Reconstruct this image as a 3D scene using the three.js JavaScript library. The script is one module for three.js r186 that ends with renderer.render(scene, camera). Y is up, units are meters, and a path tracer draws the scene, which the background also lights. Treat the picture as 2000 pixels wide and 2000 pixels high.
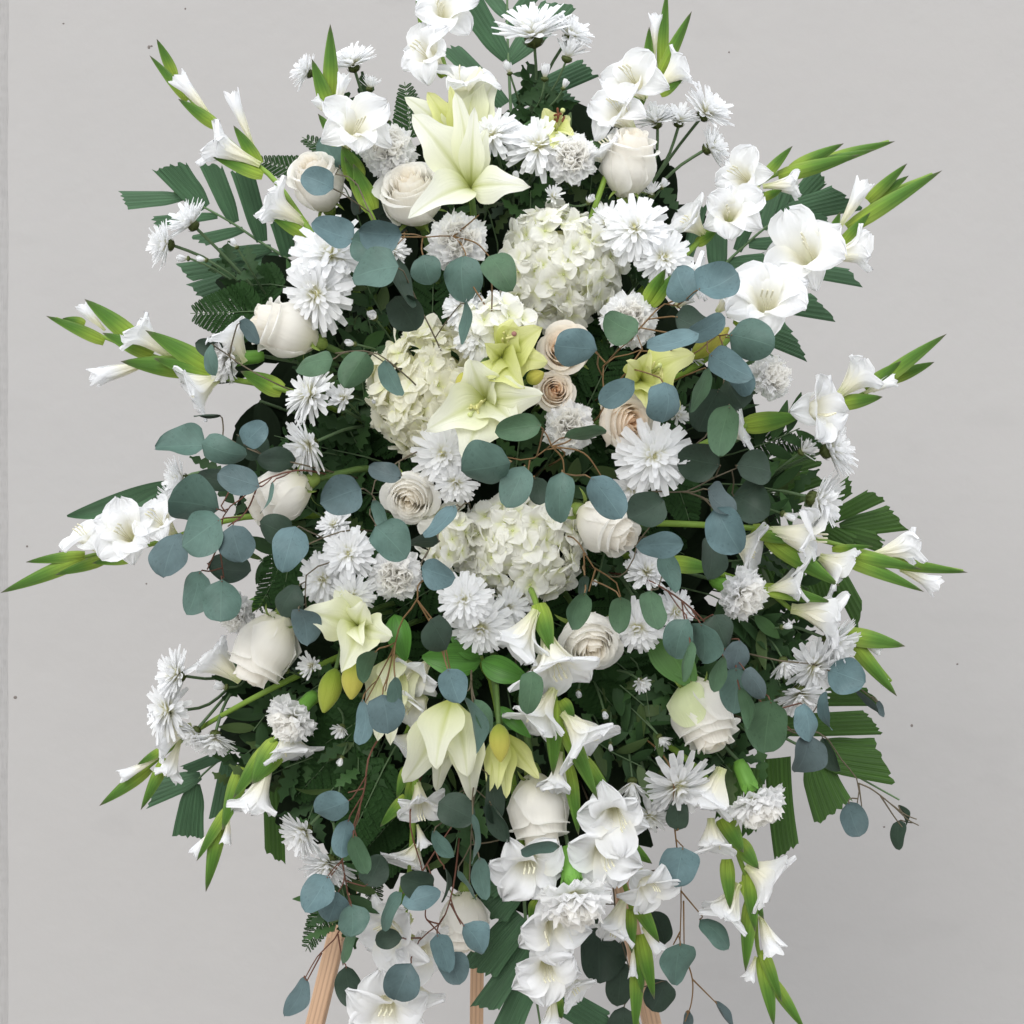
import * as THREE from 'three';
import { mergeGeometries } from 'three/addons/utils/BufferGeometryUtils.js';
import { RoundedBoxGeometry } from 'three/addons/geometries/RoundedBoxGeometry.js';

// ---------------------------------------------------------------- camera, sky, sun, exposure
const scene = new THREE.Scene();
const DIST = 1.9, EYE = 1.1, FOV = 30;
const camera = new THREE.PerspectiveCamera(FOV, 1, 0.05, 120);
camera.position.set(0, EYE, DIST);
camera.lookAt(0, EYE, 0);
const renderer = new THREE.WebGLRenderer({ antialias: true });
renderer.setSize(1024, 1024);
renderer.toneMapping = THREE.LinearToneMapping;
renderer.toneMappingExposure = 1.16;
renderer.shadowMap.enabled = true;
function overcastSky() {
  const W = 128, H = 64, d = new Float32Array(W * H * 4);
  for (let j = 0; j < H; j++) {
    const el = ((j + 0.5) / H - 0.5) * Math.PI, s = Math.sin(el);
    for (let i = 0; i < W; i++) {
      const az = (i / W) * Math.PI * 2;
      const cloud = 1 + 0.05 * Math.sin(az * 3 + 1) * Math.cos(el * 5) + 0.04 * Math.sin(az * 7 + el * 9);
      let L = s > 0 ? (0.8 + 0.75 * s) * cloud : 0.3;
      const o = (j * W + i) * 4;
      d[o] = L * 0.965; d[o + 1] = L * 1.0; d[o + 2] = L * 1.06; d[o + 3] = 1;
    }
  }
  const t = new THREE.DataTexture(d, W, H, THREE.RGBAFormat, THREE.FloatType);
  t.mapping = THREE.EquirectangularReflectionMapping; t.magFilter = THREE.LinearFilter; t.needsUpdate = true;
  return t;
}
scene.background = overcastSky();
scene.environment = scene.background;
scene.backgroundIntensity = 1.12;
scene.environmentIntensity = 1.12;
const sun = new THREE.DirectionalLight(new THREE.Color(1, 0.975, 0.94), 1.5);
sun.position.set(-1.5, 3.6, 4.2); sun.target.position.set(0, 1, 0);
sun.castShadow = true; sun.shadow.radius = 70; sun.shadow.mapSize.set(2048, 2048);
Object.assign(sun.shadow.camera, { left: -2, right: 2, top: 2, bottom: -2, near: 0.5, far: 12 });
scene.add(sun, sun.target);

// ---------------------------------------------------------------- helpers
let seed = 7;
const rnd = () => { seed = (seed + 0x6d2b79f5) | 0; let t = Math.imul(seed ^ (seed >>> 15), 1 | seed); t = (t + Math.imul(t ^ (t >>> 7), 61 | t)) ^ t; return ((t ^ (t >>> 14)) >>> 0) / 4294967296; };
const rr = (a, b) => a + (b - a) * rnd();
const R = (d) => d * Math.PI / 180, clamp = (x, a, b) => Math.min(b, Math.max(a, x)), lerp = (a, b, t) => a + (b - a) * t;
const sstep = (a, b, x) => { const t = clamp((x - a) / (b - a), 0, 1); return t * t * (3 - 2 * t); };
const V = (x, y, z) => new THREE.Vector3(x, y, z);
const K = 2 * DIST * Math.tan(R(FOV / 2)) / 2000;              // metres per photo unit at the depth of the spray's rim
const S = (px, z = 0) => px * K * (DIST - z) / DIST;
const P = (x, y, z = 0) => V(S(x - 1000, z), EYE - S(y - 1000, z), z);
const dome = (x, y) => { const r2 = ((x - 960) / 850) ** 2 + ((y - 1000) / 950) ** 2; return Math.max(-0.06, 0.13 * (1 - r2)); };
const count = {};
const named = (n) => { const k = (count[n] = (count[n] ?? -1) + 1); return k ? `${n}_${String(k).padStart(3, '0')}` : n; };
function thing(name, label, category, group, at) {
  const g = new THREE.Group(); g.name = named(name); g.position.copy(at);
  g.userData = { label, category }; if (group) g.userData.group = group;
  scene.add(g); return g;
}
function part(name, geo, mat, parent, worldPos) {               // worldPos only for direct children of a thing
  const m = new THREE.Mesh(geo, mat); m.name = name; m.castShadow = m.receiveShadow = true;
  if (worldPos) m.position.copy(worldPos).sub(parent.position);
  parent.add(m); return m;
}
const ORIGIN = V(0, 0, 0), ZAX = V(0, 0, 1);
function aim(o, dir, roll = 0) {
  o.quaternion.setFromUnitVectors(ZAX, dir.clone().normalize());
  o.quaternion.multiply(new THREE.Quaternion().setFromAxisAngle(ZAX, roll)); return o;
}
function grid(nu, nv, fn, col) {                                // fn(u, v) -> [x, y, z], u along 0..1, v across -1..1
  const p = [], c = [], t = [], ix = [];
  for (let i = 0; i <= nu; i++) for (let j = 0; j <= nv; j++) {
    const u = i / nu, v = (j / nv) * 2 - 1;
    p.push(...fn(u, v)); t.push((v + 1) / 2, u); if (col) c.push(...col(u, v));
    if (i < nu && j < nv) { const a = i * (nv + 1) + j, b = a + 1, d = a + nv + 1, e = d + 1; ix.push(a, b, d, b, e, d); }
  }
  const g = new THREE.BufferGeometry();
  g.setAttribute('position', new THREE.Float32BufferAttribute(p, 3));
  g.setAttribute('uv', new THREE.Float32BufferAttribute(t, 2));
  if (col) g.setAttribute('color', new THREE.Float32BufferAttribute(c, 3));
  g.setIndex(ix); g.computeVertexNormals(); return g;
}
// a leaf or tepal from B to T (points); positions are relative to B
function blade(B, T, W, o = {}) {
  const t = T.clone().sub(B), L = t.length(); t.normalize();
  let N = (o.N ? o.N.clone() : V(0, 0, 1)); N.addScaledVector(t, -N.dot(t));
  if (N.lengthSq() < 1e-4) { N = V(0, 1, 0.3); N.addScaledVector(t, -N.dot(t)); }
  N.normalize(); if (o.roll) N.applyAxisAngle(t, o.roll);
  const sd = t.clone().cross(N), { prof, bow = 0, cup = 0, fold = 0, wave = 0, wf = 3, curl = 0, side = 0, rib = 0, nu = 8, nv = 4, twist = 0, ph = rr(0, 6) } = o;
  const q = V(0, 0, 0);
  return grid(nu, nv, (u, v) => {
    const w = W * 0.5 * prof(u, v), tw = twist * u;
    let h = bow * L * 4 * u * (1 - u) + curl * L * u * u * u + cup * w * v * v + fold * w * Math.abs(v) - rib * W * Math.exp(-((v / 0.16) ** 2)) * Math.sin(Math.min(1, u + 0.1) * 3.1) + wave * W * Math.sin(u * wf * 6.28 + ph + (v > 0 ? 1.7 : 0)) * v * v * Math.sin(Math.min(1, u * 1.3) * 3.14 * 0.5);
    const x = v * w;
    q.set(0, 0, 0).addScaledVector(t, L * u).addScaledVector(sd, x * Math.cos(tw) - h * Math.sin(tw) + side * L * 4 * u * (1 - u)).addScaledVector(N, h * Math.cos(tw) + x * Math.sin(tw));
    return [q.x, q.y, q.z];
  }, o.col);
}
function tube(pts, r, o = {}) {                                  // tapered tube through points; relative to rel
  const c = pts.length > 2 ? new THREE.CatmullRomCurve3(pts, false, 'centripetal') : new THREE.LineCurve3(pts[0], pts[1]);
  const n = o.n ?? Math.max(3, (pts.length - 1) * 4), g = new THREE.TubeGeometry(c, n, r, o.k ?? 6, false);
  if (o.r2 !== undefined) {
    const a = g.attributes.position, k = (o.k ?? 6) + 1;
    for (let i = 0; i <= n; i++) { const ce = c.getPointAt(i / n), f = lerp(1, o.r2 / r, i / n); for (let j = 0; j < k; j++) { const m = i * k + j; a.setXYZ(m, ce.x + (a.getX(m) - ce.x) * f, ce.y + (a.getY(m) - ce.y) * f, ce.z + (a.getZ(m) - ce.z) * f); } }
    g.computeVertexNormals();
  }
  if (o.rel) g.translate(-o.rel.x, -o.rel.y, -o.rel.z);
  return g;
}
// textures: colour multipliers and relief
function tex(w, h, fn, srgb = false) {
  const d = new Uint8Array(w * h * 4);
  for (let j = 0; j < h; j++) for (let i = 0; i < w; i++) { const c = fn((i + 0.5) / w, (j + 0.5) / h), o = (j * w + i) * 4; d[o] = clamp(c[0] * 255, 0, 255); d[o + 1] = clamp(c[1] * 255, 0, 255); d[o + 2] = clamp(c[2] * 255, 0, 255); d[o + 3] = 255; }
  const t = new THREE.DataTexture(d, w, h); t.magFilter = t.minFilter = THREE.LinearFilter; t.wrapS = t.wrapT = THREE.RepeatWrapping; if (srgb) t.colorSpace = THREE.SRGBColorSpace; t.needsUpdate = true; return t;
}
const hash = (x, y) => { let h = Math.imul(x | 0, 374761393) + Math.imul(y | 0, 668265263); h = Math.imul(h ^ (h >>> 13), 1274126177); return ((h ^ (h >>> 16)) >>> 0) / 4294967296; };
const vn = (x, y) => { const i = Math.floor(x), j = Math.floor(y), a = x - i, b = y - j, s = a * a * (3 - 2 * a), t = b * b * (3 - 2 * b); return lerp(lerp(hash(i, j), hash(i + 1, j), s), lerp(hash(i, j + 1), hash(i + 1, j + 1), s), t); };
const fbm = (x, y, n = 4) => { let a = 0, f = 1, w = 0.5, s = 0; for (let k = 0; k < n; k++) { a += w * vn(x * f + k * 17, y * f + k * 31); s += w; f *= 2.1; w *= 0.5; } return a / s; };
const grey = (v) => [v, v, v];
const petalVeins = tex(128, 128, (x, y) => grey(0.5 + 0.35 * (fbm(x * 26 + (x - 0.5) * y * 8, y * 1.6, 3) - 0.5) + 0.25 * (fbm(x * 9, y * 7, 2) - 0.5)));
const petalTone = tex(128, 128, (x, y) => { const f = 0.962 + 0.05 * fbm(x * 20, y * 2, 2); return [f, f, f]; });
const leafVein = (x, y) => { const c = Math.abs(x - 0.5), s = Math.abs((((y * 7 - c * 6.5) % 1) + 1) % 1 - 0.5); return Math.max(Math.exp(-((c / 0.012) ** 2)) * (1 - 0.5 * y), 0.22 * Math.exp(-((s / 0.05) ** 2)) * sstep(0, 0.06, c)); };
const eucTone = tex(256, 256, (x, y) => { const v = leafVein(x, y), n = fbm(x * 5, y * 5, 4), sp = 0.14 * sstep(0.66, 0.76, fbm(x * 26, y * 26, 2)) * sstep(0.4, 0.6, fbm(x * 4 + 2, y * 4, 2)) + 0.16 * sstep(0.6, 0.75, fbm(x * 3 + 9, y * 3, 3)), f = 0.68 + 0.32 * n - sp + 0.42 * v; return [f, f * (1 - 0.04 * v), f * (1 - 0.12 * v)]; });
const eucBump = tex(128, 128, (x, y) => grey(0.5 + 0.4 * leafVein(x, y) + 0.2 * fbm(x * 14, y * 14, 3)));
const palmTone = tex(128, 128, (x, y) => { const f = 0.5 + 0.62 * fbm(x * 34, y * 1.0, 2) + 0.2 * (fbm(x * 7, y * 3, 3) - 0.3); return [f, f, f]; });
const palmBump = tex(128, 64, (x, y) => grey(0.5 + 0.5 * Math.sin(x * 130) * 0.5 + 0.2 * fbm(x * 40, y * 2, 2)));
const greenTone = tex(128, 128, (x, y) => { const f = 0.72 + 0.28 * fbm(x * 22, y * 1.4, 3) + 0.1 * leafVein(x, y); return [f, f, f]; });
// materials
const petalMat = (c, t = 0.3, extra = {}) => new THREE.MeshPhysicalMaterial({ color: new THREE.Color().setRGB(...c), roughness: 1, transmission: t, thickness: 0, side: THREE.DoubleSide, vertexColors: true, map: petalTone, bumpMap: petalVeins, bumpScale: 0.0005, specularIntensity: 0.4, ...extra });
const leafMat = (c, rough = 0.5, map = greenTone, extra = {}) => new THREE.MeshPhysicalMaterial({ specularIntensity: 0.45, color: new THREE.Color().setRGB(...c), roughness: rough, side: THREE.DoubleSide, map, ...extra });
const M = {
  white: petalMat([1.01, 1.01, 1.01], 0.5), ruffle: petalMat([1.01, 1.01, 1.01], 0.6), ivory: petalMat([1.015, 1.015, 1.015], 0.58, { bumpScale: 0.0009 }), peach: petalMat([1.01, 1.01, 1.01], 0.5),
  hyd: petalMat([1.01, 1.01, 0.99], 0.5), hydGreen: petalMat([1.01, 1.0, 0.9], 0.5), lily: petalMat([1, 1, 0.98], 0.45, { bumpScale: 0.0012 }), lilyGreen: petalMat([0.95, 0.96, 0.7], 0.4, { bumpScale: 0.0012 }),
  bract: leafMat([1.25, 1.25, 1.25], 0.5, palmTone, { vertexColors: true, bumpMap: palmBump, bumpScale: 0.0005 }),
  stem: leafMat([0.10, 0.17, 0.045], 0.55), glStem: leafMat([0.2, 0.32, 0.05], 0.45), mumStem: leafMat([0.1, 0.16, 0.075], 0.6), calyx: leafMat([0.085, 0.11, 0.03], 0.65), carCalyx: leafMat([0.16, 0.36, 0.06], 0.45), sepal: leafMat([0.2, 0.28, 0.06], 0.5),
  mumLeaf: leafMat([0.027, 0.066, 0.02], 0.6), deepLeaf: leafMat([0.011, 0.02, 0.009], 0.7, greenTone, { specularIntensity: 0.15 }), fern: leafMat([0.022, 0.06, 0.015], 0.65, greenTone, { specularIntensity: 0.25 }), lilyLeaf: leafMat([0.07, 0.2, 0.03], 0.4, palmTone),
  palmA: leafMat([0.062, 0.138, 0.066], 0.42, palmTone, { bumpMap: palmBump, bumpScale: 0.0004 }), palmB: leafMat([0.046, 0.112, 0.016], 0.42, palmTone, { bumpMap: palmBump, bumpScale: 0.0004 }), rachis: leafMat([0.12, 0.2, 0.09], 0.5),
  twig: leafMat([0.21, 0.125, 0.055], 0.6), twigRed: leafMat([0.17, 0.075, 0.05], 0.6), twigGrey: leafMat([0.14, 0.115, 0.075], 0.6),
  stamen: leafMat([0.72, 0.7, 0.3], 0.7), bead: leafMat([0.6, 0.66, 0.28], 0.6), anther: leafMat([0.85, 0.82, 0.62], 0.8), eye: leafMat([0.8, 0.78, 0.45], 0.9), heart: leafMat([0.74, 0.72, 0.4], 0.8),
  foam: leafMat([0.02, 0.035, 0.018], 0.9, greenTone),
};
const eucMat = (c) => leafMat(c, 0.5, eucTone, { bumpMap: eucBump, bumpScale: 0.0004 });
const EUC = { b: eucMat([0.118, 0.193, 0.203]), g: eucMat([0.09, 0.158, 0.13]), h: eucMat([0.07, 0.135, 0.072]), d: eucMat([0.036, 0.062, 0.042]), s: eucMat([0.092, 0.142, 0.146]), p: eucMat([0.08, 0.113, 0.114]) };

// ---------------------------------------------------------------- the setting
{
  const wallTone = tex(1024, 1024, (x, y) => {
    let f = 0.97 + 0.018 * (fbm(x * 9, y * 6, 3) - 0.5) + 0.03 * (fbm(x * 90, y * 90, 3) - 0.5) - 0.02 * sstep(0.7, 0.8, fbm(x * 46 + 3, y * 60, 3));
    const warm = 0.012 * (fbm(x * 2.2, y * 6 + 3, 3) - 0.5);
    return [f + warm, f, f - warm * 0.8];
  });
  const wallBump = tex(1024, 1024, (x, y) => grey(0.5 + 0.5 * (fbm(x * 70, y * 70, 4) - 0.5) + 0.3 * (fbm(x * 9, y * 9, 2) - 0.5)));
  wallBump.wrapS = wallBump.wrapT = THREE.MirroredRepeatWrapping; wallBump.repeat.set(6, 3.5);
  const wm = new THREE.MeshStandardMaterial({ color: new THREE.Color().setRGB(0.41, 0.398, 0.386), roughness: 0.75, map: wallTone, bumpMap: wallBump, bumpScale: 0.0008 });
  const wall = new THREE.Mesh(new THREE.BoxGeometry(7, 4, 0.2), wm); wall.position.set(0, 2, -1.2); wall.name = 'wall';
  wall.userData = { kind: 'structure' }; wall.receiveShadow = wall.castShadow = true; scene.add(wall);
  // plaster ridge at the left edge of the view
  const zr = -1.1, n = 220, xr = P(10, 0, zr).x;
  const ridge = new THREE.Mesh(grid(n, 10, (u, v) => { const e = 0.004 * (fbm(u * 60, 3, 3) - 0.5); return [-0.014 + v * 0.021 + (v > 0 ? e * v : 0), -2 + u * 4, 0.0016 * Math.sqrt(Math.max(0, 1 - v * v)) * (0.75 + 0.4 * fbm(u * 90, v * 2 + 5, 3)) - 0.0005]; }), wm);
  ridge.name = 'plaster_ridge'; ridge.receiveShadow = true; ridge.position.set(xr, 2 - 2, 0.1).sub(V(0, 2 - 2, 0)); wall.add(ridge);
  // small chips and fly specks in the paint, each a shallow dark pit
  const sp = [];
  for (const [x, y, r] of [[124, 46, 3], [296, 90, 3.5], [291, 92, 4], [362, 17, 2.5], [53, 1067, 3], [117, 1077, 2.5], [286, 1140, 2.5], [30, 1362, 5], [1424, 102, 2.5], [1781, 1417, 3.5], [1727, 1615, 3], [1870, 1297, 3]]) {
    const g = new THREE.SphereGeometry(S(r, zr) * 0.75, 7, 5); g.scale(1, rr(0.7, 1.3), 0.3); const p = P(x, y, zr); g.translate(p.x, p.y - 2, 0.1); sp.push(g);
  }
  const fleck = new THREE.Mesh(mergeGeometries(sp), new THREE.MeshStandardMaterial({ color: new THREE.Color().setRGB(0.17, 0.15, 0.135), roughness: 0.9 })); fleck.name = 'paint_chips'; fleck.userData.kind = 'stuff'; wall.add(fleck);
  const gt = tex(512, 512, (x, y) => { const f = 0.8 + 0.35 * (fbm(x * 30, y * 30, 4) - 0.5); return [f, f * 0.98, f * 0.95]; });
  gt.repeat.set(6, 6);
  const ground = new THREE.Mesh(new THREE.PlaneGeometry(60, 60), new THREE.MeshStandardMaterial({ color: new THREE.Color().setRGB(0.4, 0.385, 0.36), roughness: 0.9, map: gt }));
  ground.rotation.x = -Math.PI / 2; ground.name = 'ground'; ground.userData = { kind: 'structure' }; ground.receiveShadow = true; scene.add(ground);
}
// ---------------------------------------------------------------- easel and foam
const HUBZ = -0.075;
{
  const woodTone = tex(128, 512, (x, y) => { const g = fbm(x * 16 + 0.6 * fbm(y * 3, 2, 2), y * 2.2, 3), l = Math.pow(Math.abs(Math.sin((x * 9 + 1.2 * fbm(x * 2, y * 1.5, 2)) * 3.14)), 6); const f = 0.74 + 0.3 * g - 0.22 * l; return [f, f * 0.96, f * 0.9]; });
  const wood = new THREE.MeshStandardMaterial({ color: new THREE.Color().setRGB(0.6, 0.4, 0.265), roughness: 0.6, map: woodTone, bumpMap: woodTone, bumpScale: 0.0006 });
  const e = thing('wooden_easel', 'pale pine easel whose three legs show below the flowers', 'easel', null, V(0, 0, -0.1));
  const leg = (a, b, w, d) => {
    const L = a.distanceTo(b), g = new RoundedBoxGeometry(w, d, L, 2, 0.002), m = part('leg', g, wood, e, a.clone().add(b).multiplyScalar(0.5));
    const uv = g.attributes.uv, ps = g.attributes.position; for (let i = 0; i < uv.count; i++) uv.setXY(i, (ps.getX(i) + ps.getY(i)) / 0.05, ps.getZ(i) / 0.5);
    aim(m, b.clone().sub(a)); return m;
  };
  const down = (a, b, z2) => { const A = P(...a), B = P(...b), t = A.y / (A.y - B.y); const c = A.clone().lerp(B, t); c.z = z2; return [A, c]; };
  const lw = S(34, -0.1);
  leg(...down([952, 620, -0.14], [616, 2000, -0.1], -0.06), lw, lw * 0.75);
  leg(...down([968, 620, -0.14], [1273, 2000, -0.1], -0.06), lw, lw * 0.75);
  leg(...down([945, 640, -0.17], [929, 2000, -0.22], -0.36), S(30), S(26));
  const bar = new RoundedBoxGeometry(S(520, -0.1), S(34), lw * 0.6, 2, 0.002); part('crossbar', bar, wood, e, P(960, 1340, -0.125));
  const f = thing('floral_foam', 'dark green foam block hidden among stems in the middle', 'floral foam', null, P(965, 1045, -0.09));
  part('block', new RoundedBoxGeometry(S(270), S(590), 0.075, 3, 0.012), M.foam, f, P(965, 1045, -0.09));
}
const hub = (x, y) => P(clamp(lerp(965, x, 0.4), 850, 1080), clamp(lerp(1045, y, 0.55), 770, 1320), HUBZ);
// ---------------------------------------------------------------- flower builders
// a petal that rises from the axis: ang(u) is its angle from the axis (+z), kap(u) its lateral curvature
function ray(L, W, ang, o = {}) {
  const { prof, kap = () => 0, nu = 5, nv = 2, wave = 0, wf = 3, r0 = 0, z0 = 0, col, jag = 0, ph = rr(0, 6), sideBend = 0, frill = 0 } = o;
  const N = 40, sr = [r0], sz = [z0]; for (let i = 0; i < N; i++) { const a = ang((i + 0.5) / N); sr.push(sr[i] + Math.sin(a) * L / N); sz.push(sz[i] + Math.cos(a) * L / N); }
  return grid(nu, nv, (u, v) => {
    const uu = Math.min(1, u + jag * u * Math.sin(v * 31 + ph) * (u > 0.9 ? 1 : 0)), i = Math.min(N - 1, Math.floor(uu * N)), f = uu * N - i;
    const a = ang(u), w = W * 0.5 * prof(u, v), k = kap(u) / W, x = v * w, phi = x * k;
    const y = Math.abs(k) > 1e-3 ? Math.sin(phi) / k : x; let h = Math.abs(k) > 1e-3 ? (1 - Math.cos(phi)) / k : 0;
    h += wave * W * Math.sin(v * wf * 3.14 + ph + u * 2) * sstep(0.25, 1, u) + frill * W * Math.sin(v * 17 + ph * 3) * sstep(0.6, 1, Math.max(u, Math.abs(v) * 0.9));
    return [lerp(sr[i], sr[i + 1], f) - Math.cos(a) * h, y + sideBend * L * u * u, lerp(sz[i], sz[i + 1], f) + Math.sin(a) * h];
  }, col);
}
const mix3 = (a, b, t) => [lerp(a[0], b[0], t), lerp(a[1], b[1], t), lerp(a[2], b[2], t)];
const WHITE = [0.95, 0.955, 0.96];
// --- chrysanthemum
const mumProf = (u) => 0.42 + 0.58 * Math.sin(Math.min(1, u * 0.95 + 0.12) * 2.2) * (u > 0.86 ? Math.sqrt(Math.max(0.05, 1 - ((u - 0.86) / 0.15) ** 2)) : 1);
const mumKinds = [
  { n: [22, 20, 18, 15, 11, 7], a: [101, 88, 72, 54, 36, 17], l: [1, 0.98, 0.9, 0.75, 0.56, 0.4] },  // wide open
  { n: [20, 19, 17, 14, 9, 5], a: [80, 70, 57, 43, 29, 14], l: [1.02, 1, 0.94, 0.84, 0.7, 0.5] },      // shuttlecock
  { n: [13, 11, 8, 5], a: [48, 36, 24, 10], l: [1.05, 1, 0.95, 0.85] },                                  // half open
  { n: [9, 7, 5], a: [20, 12, 5], l: [1, 1, 0.95], curl: -55 },                                          // bud
].map((k) => k.n.map((n, i) => ({ n, g: [0, 1, 2, 3, 4].map(() => {
  const a = R(k.a[i] + rr(-5, 5)), inner = i / k.n.length, bend = k.curl ? R(k.curl) : R(rr(-22, 18));
  return ray(k.l[i], lerp(0.22, 0.165, inner) * (k.curl ? 1.9 : 1), (u) => a - bend * 0.4 + bend * u, { prof: mumProf, kap: (u) => lerp(2.6, 1.1, u), nu: 5, nv: 2, r0: 0.04, z0: 0.03 * i, sideBend: rr(-0.08, 0.08), col: (u) => mix3([0.88, 0.86, 0.6], WHITE, sstep(0, lerp(0.35, 0.9, inner ** 1.5), u)) });
}) })));
const involucre = [0.95, 1.1].map((s) => { const g = new THREE.LatheGeometry([[0.03, -0.3], [0.13, -0.25], [0.25 * s, -0.12], [0.24 * s, 0.02], [0.12, 0.06]].map((p) => new THREE.Vector2(...p)), 12); g.rotateX(Math.PI / 2);
  const b = [g.toNonIndexed()]; for (let i = 0; i < 14; i++) { const q = ray(0.3, 0.1, (u) => R(75 - 55 * u), { prof: (u) => 1 - u * 0.8, nu: 3, nv: 1, r0: 0.1, z0: -0.26 }); q.rotateZ(i * 0.449 + s); b.push(q.toNonIndexed()); }
  return mergeGeometries(b); });
function mumHead(root, x, y, z, r, dir, kind, mat = M.white) {
  const at = P(x, y, z), h = part('flower_head', involucre[kind > 1 ? 1 : 0], M.calyx, root, at);
  h.scale.setScalar(S(r, z)); aim(h, dir, rr(0, 6)); if (kind === 0) part('disc', eyeGeo, M.eye, h);
  for (const ring of mumKinds[kind]) { const off = rr(0, 6); for (let i = 0; i < ring.n; i++) {
    const m = part('petal', ring.g[Math.floor(rnd() * 5)], mat, h), wild = rnd() < 0.12 ? 3 : 1; m.rotation.set(rr(-0.1, 0.1) * wild, rr(-0.1, 0.1) * wild, off + (i + rr(-0.35, 0.35)) / ring.n * 6.283); m.scale.setScalar(rr(0.82, 1.1)); } }
  return h;
}
const eyeGeo = new THREE.SphereGeometry(0.13, 10, 7).translate(0, 0, 0.13);
const lobed = (u) => Math.pow(Math.sin(Math.pow(u, 0.75) * 3.1), 0.7) * (0.66 + 0.34 * Math.sin(u * 26)) + 0.03;
function mums(label, join, heads, o = {}) {
  const zj = o.zj ?? dome(...join) - 0.05, H = hub(...join), J = P(...join, zj), root = thing('chrysanthemum_spray', label, 'chrysanthemum', 'white chrysanthemums of the spray', H), gs = [];
  gs.push(tube([J, J.clone().lerp(H, 0.5).add(V(0, 0, 0.01)), H], 0.0022, { n: 8, rel: H }));
  heads.forEach(([x, y, r, dx, dy, dz, kind = 0, lift = 0.02]) => {
    const z = dome(x, y) + lift, d = V(dx, dy, dz).normalize(); mumHead(root, x, y, z, r, d, kind);
    const c = P(x, y, z).addScaledVector(d, -S(r) * 0.24), b = c.clone().addScaledVector(d, -S(r) * 0.8);
    gs.push(tube([c, b.lerp(J, 0.15), J], kind > 1 ? 0.0011 : 0.0016, { n: 8, rel: H, k: 5 }));
    const leaves = o.leaves ?? 1;
    for (let k = 0; k < leaves; k++) { const a = b.clone().lerp(J, rr(0.1, 0.8)), e = a.clone().add(V(rr(-1, 1), rr(-1, 1), rr(-0.6, 0.4)).normalize().multiplyScalar(rr(0.025, 0.045))); part('leaf', blade(a, e, rr(0.014, 0.022), { prof: lobed, nu: 12, nv: 2, cup: 0.3, bow: rr(-0.1, 0.1), roll: rr(-0.8, 0.8) }), M.mumLeaf, root, a); }
  });
  part('stem', mergeGeometries(gs), M.mumStem, root, H);
}
// --- rose
function rosePetal(R0, H, dphi, o) {
  const { curl = 0, close = 0.2, spiral = 0.1, dip = 0.2, ph = rr(0, 6) } = o;
  return grid(11, 12, (u, v) => {
    const av = Math.abs(v), wv = 0.025 * Math.sin(v * 3.5 + ph) * u * u, hh = u * (1 - 0.42 * Math.pow(av, 5) - dip * v * v * sstep(0.2, 1, u)), top = Math.max(0, hh - 0.72) / 0.28, lip = Math.pow(av, 6) * 0.09 * curl * 3 * u;
    const r = R0 * (0.24 + 0.76 * Math.pow(Math.sin(Math.min(1, hh * 1.6) * 1.5708), 0.85)) * (1 - close * sstep(0.48, 1.05, hh)) * (1 + spiral * v * u) + curl * top * top * (0.8 + 0.6 * v * v) + lip + wv;
    const z = -1 + H * (hh - curl * 0.3 * top * top * top);
    const th = v * dphi * (0.45 + 0.55 * sstep(0, 0.5, u));
    return [r * Math.cos(th), r * Math.sin(th), z];
  }, (u) => mix3(o.base, o.tip, sstep(0.0, 0.5, u)));
}
const roseSets = {};
function roseSet(kind, tone) {
  const k = kind + tone; if (roseSets[k]) return roseSets[k];
  const open = kind === 'open', C = { cream: [[0.92, 0.9, 0.74], [0.965, 0.952, 0.91], [0.965, 0.915, 0.82]], blush: [[0.9, 0.82, 0.62], [0.955, 0.9, 0.81], [0.96, 0.77, 0.58]] }[tone];
  const rows = open ? [[4, 1.0, 1.7, 74, 0.42, 0.22], [5, 0.88, 1.84, 66, 0.3, 0.28], [5, 0.74, 1.92, 64, 0.2, 0.3], [4, 0.6, 1.96, 72, 0.13, 0.3], [4, 0.46, 1.98, 74, 0.08, 0.28], [3, 0.34, 1.98, 86, 0.05, 0.24], [3, 0.23, 1.96, 90, 0.02, 0.16], [2, 0.12, 1.93, 105, 0, 0]]
    : [[3, 1.0, 1.82, 80, 0.52, 0.3], [4, 0.9, 2.08, 74, 0.36, 0.36], [4, 0.74, 2.2, 72, 0.16, 0.38], [4, 0.58, 2.2, 74, 0.1, 0.38], [3, 0.43, 2.18, 86, 0.06, 0.34], [3, 0.28, 2.14, 90, 0.02, 0.22], [2, 0.14, 2.1, 100, 0, 0]];
  return (roseSets[k] = rows.map(([n, r, H, d, curl, close], i) => { const q = i / (rows.length - 1), tip = mix3(C[1], C[2], q ** 1.4); return { n, g: [0, 1].map((e) => rosePetal(r, H, R(d), { curl: curl * rr(0.7, 1.4), close, base: mix3(C[0], tip, q), tip, spiral: e ? 0.12 : 0.09, dip: rr(0.12, 0.26) })) }; }));
}
const roseCup = (() => { const g = new THREE.LatheGeometry([[0.06, -1.35], [0.2, -1.28], [0.27, -1.1], [0.3, -0.93], [0.1, -0.9]].map((p) => new THREE.Vector2(...p)), 12); g.rotateX(Math.PI / 2); return g; })();
const sepalGeo = ray(1.0, 0.3, (u) => R(50 + 95 * u), { prof: (u) => (1 - u) ** 0.7, kap: () => 1.5, nu: 6, nv: 2, r0: 0.22, z0: -0.98 });
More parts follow.
